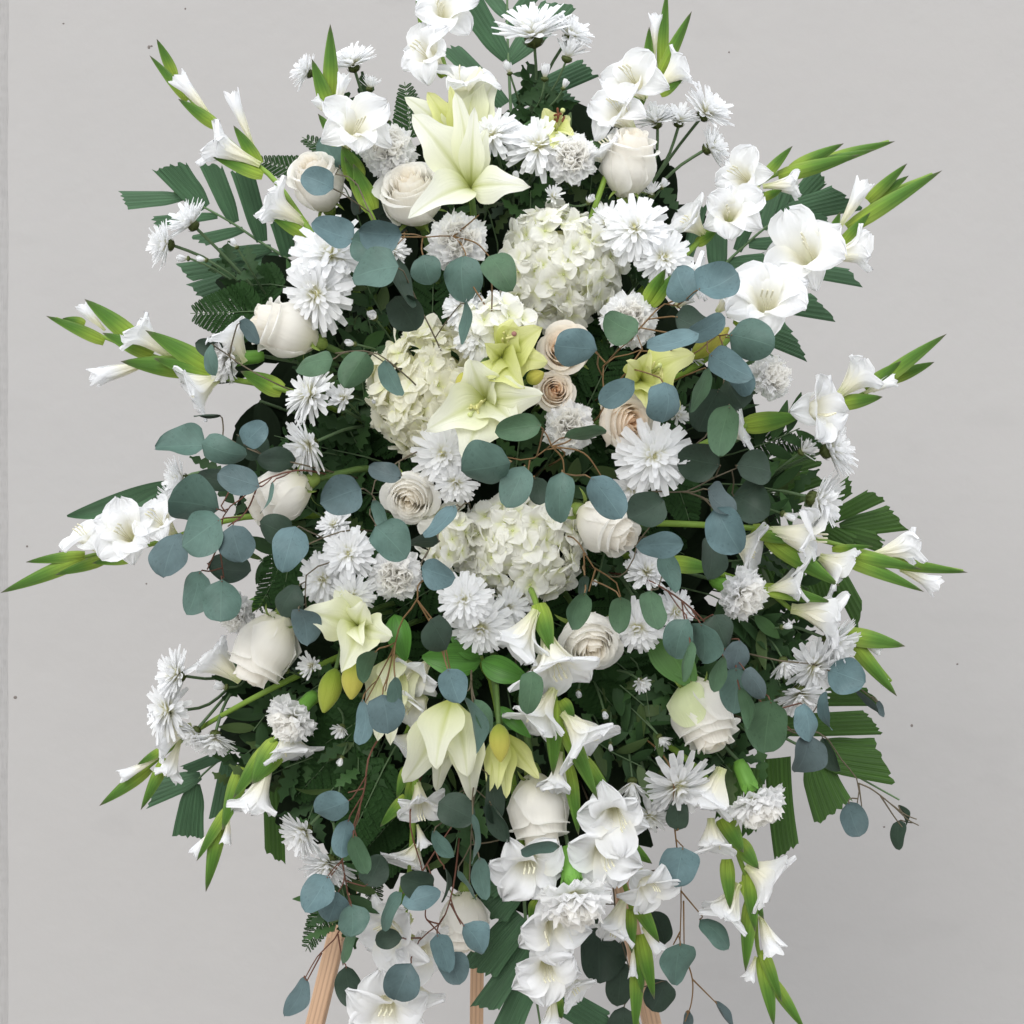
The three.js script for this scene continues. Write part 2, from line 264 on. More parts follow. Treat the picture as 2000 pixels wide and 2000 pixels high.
function rose(label, x, y, r, d, o = {}) {
  const z = dome(x, y) + (o.lift ?? 0.03), dir = V(...d).normalize(), H = hub(x, y), c = P(x, y, z), sc = S(r * 0.9, z);
  const root = thing('rose', label, 'rose', 'white and cream roses of the spray', H);
  const h = part('calyx', roseCup, M.sepal, root, c); h.scale.set(sc, sc, o.kind === 'bud' ? sc * 1.14 : sc); aim(h, dir, o.guard ? 0 : rr(0, 6));
  for (let i = 0; i < 5; i++) { const s = part('sepal', sepalGeo, M.sepal, h); s.rotation.z = i * 1.2566; s.scale.setScalar(rr(0.8, 1)); }
  roseSet(o.kind ?? 'open', o.tone ?? 'cream').forEach((row, k) => { const off = k * 2.1 + rr(0, 0.7); for (let i = 0; i < row.n; i++) { const m = part('petal', row.g[i % 2], o.mat ?? M.ivory, h); m.rotation.set(rr(-0.03, 0.03), rr(-0.03, 0.03), off + i / row.n * 6.283 + rr(-0.15, 0.15)); } });
  if (o.guard) { const g = rosePetal(1.07, 1.5, R(44), { curl: 0.1, close: 0.2, base: [0.5, 0.62, 0.2], tip: [0.82, 0.88, 0.6] }), m = part('petal', g, M.ivory, h); m.rotation.z = o.guard; m.userData.label = 'green tinged outer petal'; }
  const b = c.clone().addScaledVector(dir, -1.3 * sc), e = b.clone().addScaledVector(dir, -0.05);
  part('stem', tube([b, e.lerp(H, 0.2), H], 0.0032, { n: 10, rel: H }), M.stem, root, H);
  return root;
}
// --- carnation
const carnRows = [[7, 98, 1], [7, 82, 1], [7, 63, 0.98], [6, 43, 0.94], [5, 25, 0.9], [3, 8, 0.84]].map(([n, a, l], i) => ({ n, g: [0, 1, 2].map(() => ray(l, 1.15, (u) => R(a - 24) * sstep(0, 0.35, u) + R(rr(12, 40)) * u, { prof: (u, v) => 0.1 + 0.9 * sstep(0.12, 0.8, u) * (1 - 0.12 * v * v), nu: 7, nv: 18, wave: 0.07 + 0.016 * i, wf: rr(2.2, 3.6), jag: 0.05, z0: 0.03 * i, kap: () => 0.5, col: (u) => mix3([0.88, 0.87, 0.68], i > 2 ? [0.97, 0.96, 0.93] : [0.965, 0.965, 0.965], sstep(0.1, 0.6, u)) })) }));
const carnCup = (() => { const g = new THREE.LatheGeometry([[0.05, -0.98], [0.16, -0.95], [0.235, -0.75], [0.25, -0.4], [0.27, -0.12], [0.1, 0.05]].map((p) => new THREE.Vector2(...p)), 14); g.rotateX(Math.PI / 2);
  const b = [g.toNonIndexed()]; for (let i = 0; i < 5; i++) { const q = ray(0.3, 0.3, () => R(14), { prof: (u) => 1 - u, nu: 3, nv: 2, r0: 0.26, z0: -0.2, kap: () => 1 }); q.rotateZ(i * 1.2566); b.push(q.toNonIndexed()); } return mergeGeometries(b); })();
function carnation(label, x, y, r, d, o = {}) {
  const z = dome(x, y) + (o.lift ?? 0.025), dir = V(...d).normalize(), H = hub(x, y), c = P(x, y, z), root = thing('carnation', label, 'carnation', 'white carnations of the spray', H);
  const h = part('calyx', carnCup, M.carCalyx, root, c); h.scale.setScalar(S(r, z)); aim(h, dir, rr(0, 6));
  for (const row of carnRows) { const off = rr(0, 6); for (let i = 0; i < row.n; i++) { const m = part('petal', row.g[i % 3], o.mat ?? M.ruffle, h); m.rotation.set(rr(-0.12, 0.12), rr(-0.12, 0.12), off + i / row.n * 6.283 + rr(-0.15, 0.15)); m.scale.setScalar(rr(0.88, 1.05)); } }
  const b = c.clone().addScaledVector(dir, -0.96 * S(r, z)), e = b.clone().addScaledVector(dir, -0.04);
  part('stem', tube([b, e.lerp(H, 0.2), H], 0.0018, { n: 9, rel: H }), M.mumStem, root, H);
}
// --- hydrangea
const hydPetals = [0, 1, 2, 3].map((i) => ray(1, 1.08, (u) => R(54 + 34 * u + i * 9), { prof: (u) => Math.pow(Math.sin(Math.pow(u, 0.8) * 2.75 + 0.12), 0.8), kap: () => 1.3 - i * 0.8, nu: 6, nv: 6, wave: 0.035 + 0.025 * i, wf: 2.4, r0: 0.05, col: (u) => mix3([0.86, 0.88, 0.6], [0.96, 0.955, 0.92], sstep(0, 0.5, u)) }));
const beadGeo = new THREE.SphereGeometry(0.09, 8, 6);
function hydrangea(label, x, y, rx, ry, o = {}) {
  const z = dome(x, y) + (o.lift ?? -0.01), c = P(x, y, z), H = hub(x, y), root = thing('hydrangea', label, 'hydrangea', 'hydrangea heads of the spray', H), n = o.n ?? 76, sx = S(rx, z), sy = S(ry, z), sz = (sx + sy) * 0.42;
  for (let i = 0; i < n; i++) {
    const cz = 1 - (i + 0.5) / n * 1.45, ph = i * 2.39996 + rr(-0.2, 0.2), sr = Math.sqrt(Math.max(0, 1 - cz * cz)), d = V(sr * Math.cos(ph), sr * Math.sin(ph), cz), k = rr(0.84, 1.03);
    const p = c.clone().add(V(d.x * sx * k, d.y * sy * k, d.z * sz * k)), f = part('floret', beadGeo, M.bead, root, p), s = S(rr(27, 37), z);
    f.scale.setScalar(s); aim(f, d.clone().add(V(rr(-0.65, 0.65), rr(-0.65, 0.65), rr(-0.3, 0.4))), rr(0, 6));
    for (let j = 0; j < 4; j++) { const m = part('petal', hydPetals[Math.floor(rnd() * 4)], o.mat ?? M.hyd, f); m.rotation.set(rr(-0.3, 0.3), rr(-0.3, 0.3), j * 1.5708 + rr(-0.15, 0.15)); m.scale.setScalar(rr(0.85, 1.15)); }
  }
  const core = new THREE.SphereGeometry(1, 18, 12); const m = part('core', core, M.heart, root, c); m.scale.set(sx * 0.62, sy * 0.62, sz * 0.62); m.name = 'flower_stalks';
  part('stem', tube([c.clone().add(V(0, 0, -sz * 0.5)), c.clone().lerp(H, 0.6), H], 0.004, { n: 6, rel: H }), M.stem, root, H);
}
// --- lily: every tepal from the throat to its own tip
const lilyProf = (u) => Math.pow(Math.sin(Math.pow(Math.min(1, u * 0.985 + 0.015), 0.92) * 3.14159), 0.72) * (u < 0.42 ? lerp(0.5, 1, sstep(0, 0.42, u)) : 1) * (u > 0.55 ? 1 - 0.3 * Math.sin((u - 0.55) / 0.45 * 3.14159) : 1) + 0.02;
function lilyCol(green) { const g = green === true ? 1 : +green || 0, a = mix3([0.52, 0.57, 0.16], [0.48, 0.53, 0.08], g), b = mix3([0.88, 0.89, 0.72], [0.7, 0.73, 0.32], g), c = mix3([0.94, 0.945, 0.9], [0.82, 0.83, 0.54], g); return (u, v) => { const m = mix3(mix3(a, b, sstep(0, 0.42, u)), c, sstep(0.3, 0.85, u)); return mix3(m, a, 0.7 * Math.exp(-((v / 0.1) ** 2)) * (1 - u * 0.7)); }; }
function lily(label, bx, by, tips, o = {}) {
  const z = dome(bx, by) + (o.lift ?? 0.035), B = P(bx, by, z), H = hub(bx, by), root = thing('lily', label, 'lily', 'pale lilies of the spray', H), mean = V(0, 0, 0);
  tips.forEach(([x, y, w, dz = 0.03, bow = 0.12, curl = 0, green = o.green], i) => {
    const T = P(x, y, z + dz); mean.add(T.clone().sub(B).normalize());
    part('petal', blade(B, T, S(w, z) * 1.0, { prof: lilyProf, nu: 16, nv: 10, bow, curl: curl || -0.04, cup: o.cup ?? (i % 2 ? rr(0.3, 0.5) : rr(-0.3, -0.1)), rib: 0.06, wave: 0.06, wf: rr(1.6, 2.6), N: o.N ? V(...o.N) : V(rr(-0.1, 0.1), 0.12, 1), roll: rr(-0.35, 0.35), col: lilyCol(green) }), green === true ? M.lilyGreen : M.lily, root, B);
  });
  const ax = o.axis ? V(...o.axis).normalize() : mean.normalize(), len = S(o.len ?? 62, z);
  if (o.stamens !== false) {
    for (let i = 0; i < 6; i++) { const d = ax.clone().add(V(rr(-0.33, 0.33), rr(-0.33, 0.33), rr(-0.1, 0.15))).normalize(), e = B.clone().addScaledVector(d, len * rr(0.75, 1)); const s = part('stamen', tube([B, B.clone().lerp(e, 0.5).addScaledVector(ax, 0.004), e], 0.0009, { n: 6, rel: B, k: 5 }), M.stamen, root, B); const a = part('anther', new THREE.CapsuleGeometry(0.0012, 0.006, 3, 6), o.anther ?? M.stamen, s); a.position.copy(e).sub(B); a.rotation.set(rr(0, 3), rr(0, 3), rr(0, 3)); }
    const e = B.clone().addScaledVector(ax, len * 1.12); const pi = part('pistil', tube([B, e], 0.0013, { n: 4, rel: B, k: 6 }), M.bead, root, B); const st = part('stigma', new THREE.SphereGeometry(0.0024, 8, 6), o.stigma ? new THREE.MeshStandardMaterial({ color: new THREE.Color().setRGB(0.35, 0.17, 0.14), roughness: 0.7 }) : M.bead, pi); st.position.copy(e).sub(B);
  }
  const back = B.clone().addScaledVector(ax, -0.02);
  const sm = o.from ? [B, P(...o.from, z - 0.02), P(...o.from, z - 0.02).lerp(H, 0.5), H] : [B, back, back.clone().lerp(H, 0.5).add(V(0, 0, -0.01)), H];
  part('stem', tube(sm, 0.0026, { n: 10, rel: H }), M.stem, root, H);
  return root;
}
const budCol = (green) => (u, v) => mix3(green ? [0.3, 0.42, 0.06] : [0.36, 0.42, 0.08], green ? [0.42, 0.48, 0.1] : [0.66, 0.61, 0.18], sstep(0, 0.7, u));
function lilyBud(label, bx, by, tx, ty, w, o = {}) {
  const z = dome(bx, by) + (o.lift ?? 0.035), B = P(bx, by, z), T = P(tx, ty, z + 0.01), H = hub(bx, by), L = B.distanceTo(T), root = thing('lily_bud', label, 'lily bud', null, H), ax = T.clone().sub(B).normalize();
  for (let i = 0; i < 3; i++) { const g = grid(12, 6, (u, v) => { const r = S(w) * 0.5 * Math.pow(Math.sin(Math.pow(u, 0.85) * 3.0 + 0.08), 0.75), th = v * 1.08 + i * 2.0944, k = r * (1 - 0.16 * Math.abs(v) ** 3); return [k * Math.cos(th), k * Math.sin(th), u * L]; }, budCol(o.green)); const m = part('petal', g, M.lilyGreen, root, B); aim(m, ax, 0.5); }
  part('stem', tube([B, B.clone().addScaledVector(ax, -0.03), H], 0.0022, { n: 8, rel: H }), M.stem, root, H);
}
// --- gladiolus
const glKinds = [1, 0.62, 0.22].map((open, q) => [0, 1].map((inner) => [0, 1, 2].map(() => ray(1.62, inner ? 1.16 : 1.0, (u) => R(14) + R((inner ? 76 : 100) * open + rr(-18, 16) * (q === 2 ? 0.4 : 1)) * sstep(0.3, 0.86, u), {
  prof: (u) => (0.26 + 0.74 * sstep(0.08, 0.66, u)) * (u > 0.6 ? Math.pow(Math.max(0.0, 1 - ((u - 0.6) / 0.415) ** (inner ? 2.4 : 1.8)), inner ? 0.68 : 1.0) : 1), kap: (u) => lerp(3.4, q === 2 ? 2.6 : 0.55, sstep(0.15, 0.8, u)), nu: 10,
  wave: q === 2 ? 0.025 : 0.045, wf: rr(1.2, 2.4), frill: q === 2 ? 0.015 : 0.036, nv: 16, r0: 0.05, col: (u, v) => mix3(mix3([0.8, 0.83, 0.5], [0.95, 0.93, 0.8], sstep(0.02, 0.3, u)), [0.95, 0.955, 0.965], sstep(0.3, inner ? 0.75 : 0.6, u)) }))));
const glHeart = (() => { const gs = []; for (let i = 0; i < 3; i++) { const a = -0.5 + i * 0.5; gs.push(tube([V(0, 0, 0.1), V(0.12, 0.08 * a, 0.6), V(0.2, 0.25 * a, 1.05)], 0.013, { n: 5, k: 5 })); const c = new THREE.CapsuleGeometry(0.028, 0.16, 3, 6); c.rotateX(1.3); c.translate(0.2, 0.25 * a, 1.12); gs.push(c.toNonIndexed ? c : c); } return mergeGeometries(gs.map((g) => g.toNonIndexed())); })();
const bractCol = (u, v) => { const b = mix3([0.24, 0.34, 0.04], [0.07, 0.165, 0.02], sstep(0.05, 0.55, u)); const t = mix3(b, [0.14, 0.12, 0.09], sstep(0.86, 1, u)); return mix3(t, [0.4, 0.5, 0.12], 0.35 * sstep(0.75, 1, Math.abs(v)) * (1 - u)); };
const bractProf = (u) => Math.pow(Math.sin(Math.pow(Math.min(1, u * 0.92 + 0.08), 0.62) * 3.14159), 0.8) + 0.015;
function gladiolus(label, line, florets, bracts, o = {}) {
  const lift = o.lift ?? 0.01, zf = (x, y) => dome(x, y) + lift, pts = line.map(([x, y, dz = 0]) => P(x, y, zf(x, y) + dz)), last = line[line.length - 1], H = hub(...last);
  const root = thing('gladiolus', label, 'gladiolus', 'white gladioli fanning out of the spray', H);
  part('stem', tube([H, ...pts.slice().reverse()], 0.0042, { n: 6 * line.length, r2: 0.0016, rel: H, k: 7 }), M.glStem, root, H);
  for (const [bx, by, mx, my, r, q = 0, dz = 25, mat] of florets) {     // base, mouth, mouth radius, how open (0 wide, 2 bud), mouth towards the viewer
    const zb = zf(bx, by) + 0.004, B = P(bx, by, zb), Mo = P(mx, my, zb + S(dz)), ax = Mo.clone().sub(B), len = ax.length();
    const f = part('floret', glHeart, M.anther, root, B); aim(f, ax, rr(0, 6));
    if (q === 2) f.scale.set(S(r) * 1.05, S(r) * 1.05, len / 1.5); else f.scale.set(S(r) * (q ? 1.08 : 1), S(r) * (q ? 1.08 : 1), len / (q ? 1.25 : 0.92));
    const off = rr(0, 1); for (let i = 0; i < 6; i++) { const m = part('petal', glKinds[q][i % 2][Math.floor(rnd() * 3)], mat ?? M.white, f); m.rotation.set(rr(-0.12, 0.12), rr(-0.12, 0.12), off + i * 1.0472 + rr(-0.14, 0.14)); m.scale.setScalar((i % 2 ? 1 : 1.06) * (q === 2 ? 1 : rr(0.9, 1.1))); }
  }
  for (const [bx, by, tx, ty, w, dz = 12, bow = 0.05] of bracts) {
    const z = zf(bx, by), B = P(bx, by, z + 0.002), T = P(tx, ty, z + S(dz));
    part('bract', blade(B, T, S(w, z) * 0.9, { prof: bractProf, nu: 9, nv: 4, fold: -0.32, cup: -0.25, bow, col: bractCol, roll: rr(-0.35, 0.35), N: V(0, 0.15, 1) }), M.bract, root, B);
  }
}
// --- eucalyptus: leaves given by centre, length, width, direction base to tip (degrees, clockwise from right), tone
const roundProf = (u, s = 1, p = 2.2) => { const x = Math.pow(u, s); return Math.pow(Math.max(0, 1 - Math.pow(Math.abs(x * 2 - 1), p)), 0.55) * (u < 0.1 ? lerp(0.35, 1, u / 0.1) : 1); };
const longProf = (u) => Math.pow(Math.sin(Math.pow(u, 0.85) * 3.1), 0.8) + 0.01;
function euc(label, lines, leaves, o = {}) {
  const lift = o.lift ?? 0.055, zf = (x, y) => dome(x, y) + lift, first = lines[0][0], H = hub(...first);
  const root = thing('eucalyptus_branch', label, 'eucalyptus', 'silver dollar eucalyptus branches of the spray', H), gs = [], nodes = [];
  lines.forEach((l, k) => { const q = l.map(([x, y, dz = 0]) => P(x, y, zf(x, y) + dz)); if (k === 0) { const a = q[0].clone().lerp(H, 0.5).add(V(0, 0, -0.015)); gs.push(tube([H, a, ...q], 0.0013, { n: 5 * q.length + 5, r2: 0.0006, rel: H, k: 5 })); } else gs.push(tube(q, 0.0009, { n: 4 * q.length, r2: 0.0006, rel: H, k: 5 })); const c = q.length > 2 ? new THREE.CatmullRomCurve3(q, false, 'centripetal') : new THREE.LineCurve3(q[0], q[1]); for (let i = 0; i <= 14; i++) nodes.push(c.getPoint(i / 14)); });
  for (const [cx, cy, len0, wid, ang0, tone = 'g', dz] of leaves) {
    const len = len0 * rr(0.94, 1.08), ang = ang0 + rr(-7, 7);
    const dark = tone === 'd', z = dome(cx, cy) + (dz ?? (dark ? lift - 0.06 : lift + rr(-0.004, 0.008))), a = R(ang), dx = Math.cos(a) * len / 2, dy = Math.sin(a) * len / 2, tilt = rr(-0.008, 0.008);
    const B = P(cx - dx, cy - dy, z - tilt), T = P(cx + dx, cy + dy, z + tilt), thin = wid / len < 0.58, W = S(thin ? len * rr(0.56, 0.68) : wid, z), roll = thin ? Math.acos(clamp(S(wid, z) / W, 0.06, 1)) * (rnd() < 0.5 ? -1 : 1) : rr(-0.75, 0.75);
    const prof = thin && wid / len < 0.3 ? longProf : roundProf, ex = rr(0.9, 1.12), sh = rr(0.72, 1.15), pw = rr(1.65, 2.35);
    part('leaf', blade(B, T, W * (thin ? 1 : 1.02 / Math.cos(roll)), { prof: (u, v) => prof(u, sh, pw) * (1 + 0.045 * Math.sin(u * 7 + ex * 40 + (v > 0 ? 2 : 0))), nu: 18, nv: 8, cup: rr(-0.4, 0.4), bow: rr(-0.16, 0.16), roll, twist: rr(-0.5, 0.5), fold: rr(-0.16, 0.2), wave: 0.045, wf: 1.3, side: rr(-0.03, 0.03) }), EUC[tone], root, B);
    let best = nodes[0]; for (const n of nodes) if (n.distanceTo(B) < best.distanceTo(B)) best = n;
    const mid = B.clone().lerp(best, 0.5).add(V(rr(-0.002, 0.002), rr(-0.002, 0.002), -0.002)); if (best.distanceTo(B) > 0.002) gs.push(tube([best, mid, B, B.clone().lerp(T, 0.06)], 0.0007, { n: 6, rel: H, k: 4 }));
  }
  part('stem', mergeGeometries(gs), M[o.twig ?? 'twig'], root, H);
}
// --- palm: leaflets with pleats and a ragged cut end
function palm(label, line, leaflets, o = {}) {
  const lift = o.lift ?? -0.06, zf = (x, y) => dome(x, y) * 0.5 + lift, H = hub(...line[0]), root = thing('palm_frond', label, 'palm frond', 'cut palm fronds behind the flowers', H), mat = M[o.mat ?? 'palmA'];
  part('rachis', tube([H, ...line.map(([x, y]) => P(x, y, zf(x, y)))], 0.0028, { n: 6 * line.length, r2: 0.001, rel: H }), M.rachis, root, H);
  for (const [bx, by, tx, ty, wb, wt, slant = 0.3] of leaflets) {
    if (wt < 0) { const q = P(bx, by, zf(bx, by)); part('leaflet', blade(q, P(tx, ty, zf(bx, by) + rr(0, 0.02)), S(-wt), { prof: longProf, nu: 14, nv: 6, fold: 0.3, bow: 0.05, side: slant }), mat, root, q); continue; }
    const z = zf(bx, by), dz = rr(-0.012, 0.012), B = P(bx, by, z), T = P(tx, ty, z + dz), L = B.distanceTo(T), n = Math.round(clamp(wt / 9, 3, 8)), W0 = S(wb), W1 = S(wt), ax = T.clone().sub(B).normalize(), N = V(rr(-0.3, 0.3), rr(-0.1, 0.4), 1).addScaledVector(ax, 0).normalize(); N.addScaledVector(ax, -N.dot(ax)).normalize();
    const sd = ax.clone().cross(N), nv = n * 2, sag = rr(-0.05, 0.03), q = V(0, 0, 0), js = rr(0, 9), tw = rr(-0.12, 0.12);
    const g = grid(10, nv, (u, v) => {
      const w = 0.5 * (u < 0.45 ? lerp(W0, lerp(W0, W1, 0.72), Math.sin(u / 0.45 * 1.5708)) : lerp(lerp(W0, W1, 0.72), W1, (u - 0.45) / 0.55)), ple = (Math.round((v + 1) / 2 * nv) % 2 ? 1 : -1) * w / n * 0.1;
      const end = u * (1 + (o.cut ?? 1) * (slant * v * W1 / L * sstep(0.4, 1, u) + (u > 0.97 ? 0.5 * (hash(Math.round((v + 1) * nv / 2) + js * 50, 3) - 0.6) * Math.min(1, 0.012 / L) : 0)));
      q.set(0, 0, 0).addScaledVector(ax, L * end).addScaledVector(sd, v * w + tw * L * u * u * 0.4).addScaledVector(N, ple + sag * L * 4 * u * (1 - u) - 0.1 * w * v * v);
      return [q.x, q.y, q.z];
    });
    part('leaflet', g.toNonIndexed(), mat, root, B).geometry.computeVertexNormals();
  }
}
// --- fern
const pinna = [0, 1, 2].map(() => { const gs = [tube([V(0, 0, 0), V(0.5, 0, 0.02), V(1, 0.02, -0.02)], 0.012, { n: 4, r2: 0.004, k: 4 })]; for (let i = 0; i < 11; i++) for (const s of [-1, 1]) { const u = 0.06 + i / 11.5, l = 0.24 * Math.pow(Math.sin(Math.min(1, u * 0.86 + 0.2) * 2.75), 0.8) + 0.03, B = V(u, 0, 0), T = V(u + l * 0.55, s * l * 0.9, rr(-0.03, 0.03)); const g = blade(B, T, 0.13, { prof: longProf, nu: 3, nv: 2, fold: 0.3, N: V(0, 0, 1) }); g.translate(B.x, B.y, B.z); gs.push(g); } return mergeGeometries(gs); });
function fern(label, base, tip, width, o = {}) {
  const z0 = dome(...base) + (o.lift ?? -0.03), z1 = dome(...tip) + (o.lift ?? -0.03) + (o.dz ?? 0), B = P(...base, z0), T = P(...tip, z1), H = hub(...base), root = thing('fern_frond', label, 'fern', 'leatherleaf ferns of the spray', H), ax = T.clone().sub(B), L = ax.length(); ax.normalize();
  const N = V(rr(-0.4, 0.4), rr(-0.2, 0.4), 1); N.addScaledVector(ax, -N.dot(ax)).normalize(); const sd = ax.clone().cross(N), c = new THREE.QuadraticBezierCurve3(B, B.clone().lerp(T, 0.5).addScaledVector(sd, rr(-0.06, 0.06) * L).addScaledVector(N, 0.05 * L), T);
  part('rachis', tube([H, B.clone().lerp(H, 0.4), B, c.getPoint(0.5), T], 0.0013, { n: 16, r2: 0.0004, rel: H, k: 5 }), M.mumStem, root, H);
  const n = o.n ?? Math.round(clamp(L / S(12), 6, 17)), m4 = new THREE.Matrix4();
  for (let i = 0; i < n; i++) for (const s of [-1, 1]) { const u = 0.05 + i / n * 0.92, p = c.getPoint(u), t = c.getTangent(u), x = t.clone().multiplyScalar(0.8).addScaledVector(sd, s).normalize(), y = N.clone().cross(x).normalize(), len = S(width) * 0.6 * Math.pow(1 - u, 0.7) + S(7); const m = part('pinna', pinna[(i + (s > 0)) % 3], M.fern, root, p); m.quaternion.setFromRotationMatrix(m4.makeBasis(x, y, x.clone().cross(y))); m.rotateX(rr(-0.5, 0.5)); m.scale.set(len, len * rr(0.8, 1.05), len); }
}
// ---------------------------------------------------------------- palms (behind everything)
palm('palm frond fanning out left beside the twin daisy-like blooms', [[560, 505], [510, 474], [456, 437], [397, 404], [340, 375]], [
  [362, 385, 240, 388, 12, 42], [402, 405, 328, 326, 22, 60, -0.3], [425, 421, 300, 430, 14, 26], [458, 435, 412, 320, 20, 44, -0.3], [475, 448, 385, 470, 14, 30], [512, 472, 478, 335, 22, 46, -0.2], [530, 485, 430, 500, 16, 32], [565, 502, 545, 420, 28, 40], [545, 500, 357, 524, 20, 40], [550, 520, 384, 572, 34, 56]]);
palm('palm frond behind the large open gladiolus blooms at upper right', [[1390, 540], [1430, 502], [1487, 451], [1531, 417], [1611, 355]], [
  [1545, 405, 1606, 335, 14, 46, -0.3], [1530, 415, 1655, 386, 20, 62, 0.4], [1518, 420, 1545, 366, 14, 26], [1487, 448, 1508, 372, 22, 40], [1537, 428, 1616, 426, 14, 26], [1440, 490, 1472, 418, 18, 26], [1462, 476, 1535, 474, 18, 32], [1402, 525, 1402, 452, 32, 48], [1418, 515, 1525, 508, 16, 45], [1490, 515, 1672, 543, 26, 36, 0.4], [1500, 585, 1610, 606, 38, 48, 0.6], [1470, 635, 1560, 668, 44, 60, 0.6], [1345, 500, 1368, 400, 20, 30]]);
palm('palm frond rising above the topmost blooms in the centre', [[1000, 300], [995, 160], [991, 60], [991, -60]], [
  [990, 30, 945, -25, 22, 34], [993, 48, 1045, -20, 20, 34], [990, 115, 912, 0, 22, 58, -0.2], [985, 205, 882, 88, 34, 46, -0.2], [993, 120, 1098, 10, 22, 62, 0.3], [1000, 200, 1148, 128, 30, 50, 0.2], [1010, 260, 1154, 234, 40, 60], [1000, 240, 1120, 190, 30, 36], [960, 290, 880, 190, 30, 40]], { lift: -0.075 });
palm('palm frond spreading right behind the side-facing chrysanthemums', [[1480, 990], [1560, 1010], [1605, 1025], [1660, 1040], [1728, 1056]], [
  [1590, 1003, 1662, 944, 26, 32, -0.2], [1612, 1018, 1712, 966, 18, 38], [1640, 1030, 1756, 1014, 16, 56], [1640, 1037, 1725, 1060, 16, 40], [1605, 1030, 1668, 1072, 20, 44], [1505, 915, 1590, 895, 36, 44], [1520, 960, 1600, 925, 36, 44], [1500, 990, 1565, 960, 34, 40]], { mat: 'palmB' });
palm('palm frond dropping behind the drooping gladioli at middle right', [[1440, 1010], [1500, 1060], [1560, 1090], [1640, 1150]], [
  [1470, 1060, 1520, 1190, 40, 60], [1520, 1075, 1580, 1190, 44, 60], [1590, 1090, 1625, 1190, 40, 56], [1630, 1110, 1680, 1205, 36, 40, 0.5], [1440, 1080, 1470, 1180, 36, 50], [1430, 1190, 1510, 1330, 40, 58], [1480, 1215, 1575, 1350, 40, 56]], { mat: 'palmB' });
palm('broad palm frond with ragged square ends at lower right', [[1440, 1390], [1530, 1440], [1606, 1479], [1756, 1562]], [
  [1500, 1365, 1706, 1356, 40, 38], [1530, 1418, 1708, 1410, 40, 50, 0.35], [1600, 1468, 1727, 1490, 50, 88, 0.3], [1590, 1480, 1627, 1588, 34, 92, 0.1], [1520, 1480, 1532, 1664, 54, 52, 0.3], [1476, 1500, 1466, 1628, 40, 32, 0.3], [1440, 1490, 1420, 1590, 40, 44]], { mat: 'palmB', lift: -0.05 });
palm('palm frond with pointed leaflets at lower left below the rose', [[570, 1350], [533, 1385], [445, 1470], [398, 1511], [358, 1555]], [
  [392, 1515, 296, 1548, 16, 52, -0.5], [382, 1530, 362, 1634, 18, 64, 0.1], [443, 1470, 362, 1508, 22, 22], [470, 1440, 395, 1450, 24, 24], [447, 1474, 425, 1595, 22, 32], [530, 1388, 452, 1400, 26, 42], [575, 1335, 470, 1352, 30, 28], [503, 1415, 492, 1490, 30, 40]], { cut: 0.7 });
palm('dark strap-like palm leaflets hanging at lower left of the stems', [[640, 1400], [600, 1450], [560, 1500]], [
  [530, 1490, 541, 1675, 46, 42, -0.3], [580, 1460, 612, 1610, 44, 46], [640, 1480, 660, 1640, 44, 44]], { mat: 'palmB' });
palm('big dark palm frond hanging below beside the lowest gladiolus', [[1030, 1640], [1024, 1760], [1040, 1900], [1060, 2030]], [
  [1012, 1728, 948, 1790, 40, 68], [1020, 1790, 930, 1895, 44, 72, 0.2], [1028, 1850, 942, 1966, 36, 50], [1040, 1900, 985, 2010, 44, 56], [1060, 1930, 1190, 2010, 40, 60], [1000, 1700, 940, 1740, 40, 50]], { mat: 'palmA', lift: -0.02 });
palm('narrow palm frond tip at far left above the gladiolus', [[400, 920], [340, 942], [270, 965], [200, 992]], [
  [340, 940, 131, 1008, 16, -46, -0.05], [338, 950, 228, 1022, 20, -40, 0.02], [342, 958, 278, 1025, 20, -36, 0.02], [350, 965, 318, 1020, 24, 30]], { cut: 0.3 });
// ---------------------------------------------------------------- ferns in view
fern('fern frond with its tip crossing above the left rose', [655, 345], [500, 312], 70);
fern('upright fern tip left of the topmost big lily', [802, 275], [790, 160], 62, { lift: 0 });
fern('small fern frond above the blue leaf on the rose', [700, 330], [590, 268], 60);
fern('feathery fern frond left of the upper left rose', [520, 610], [372, 612], 110, { lift: -0.02 });
fern('fern frond hanging between the round leaves at left', [560, 1080], [500, 1195], 60, { lift: 0.02 });
fern('fern frond hanging just above the smooth left rose', [575, 1070], [540, 1205], 60, { lift: 0.02 });
fern('fern frond hanging at right beside the blue round leaves', [1310, 925], [1350, 1030], 80, { lift: 0.01 });
fern('fern frond poking out right below the middle gladiolus', [1450, 855], [1580, 870], 60);
fern('dark fern frond at lower left above the strap leaves', [705, 1410], [572, 1562], 120, { lift: -0.01 });
fern('dark fern frond left of the lower hanging lily', [740, 1380], [610, 1470], 110, { lift: -0.01 });
fern('dark fern frond beside the left easel leg', [705, 1620], [738, 1775], 60);
fern('lowest fern frond crossing the left easel leg', [655, 1755], [597, 1858], 60);
fern('lacy dark fern frond between easel leg and small gladiolus', [830, 1530], [690, 1690], 110);
fern('dark fern frond beneath the lacy one by the easel', [850, 1600], [715, 1740], 80);
fern('fern frond under the palm at upper left', [560, 560], [440, 560], 90, { lift: -0.05 });
fern('fern frond among stems below the right rose', [1240, 1380], [1420, 1500], 110, { lift: -0.03 });
fern('fern frond behind stems at lower middle right', [1200, 1290], [1330, 1400], 110, { lift: -0.03 });
fern('fern frond over the upper part of the left easel leg', [760, 1480], [660, 1690], 120, { lift: 0.0 });
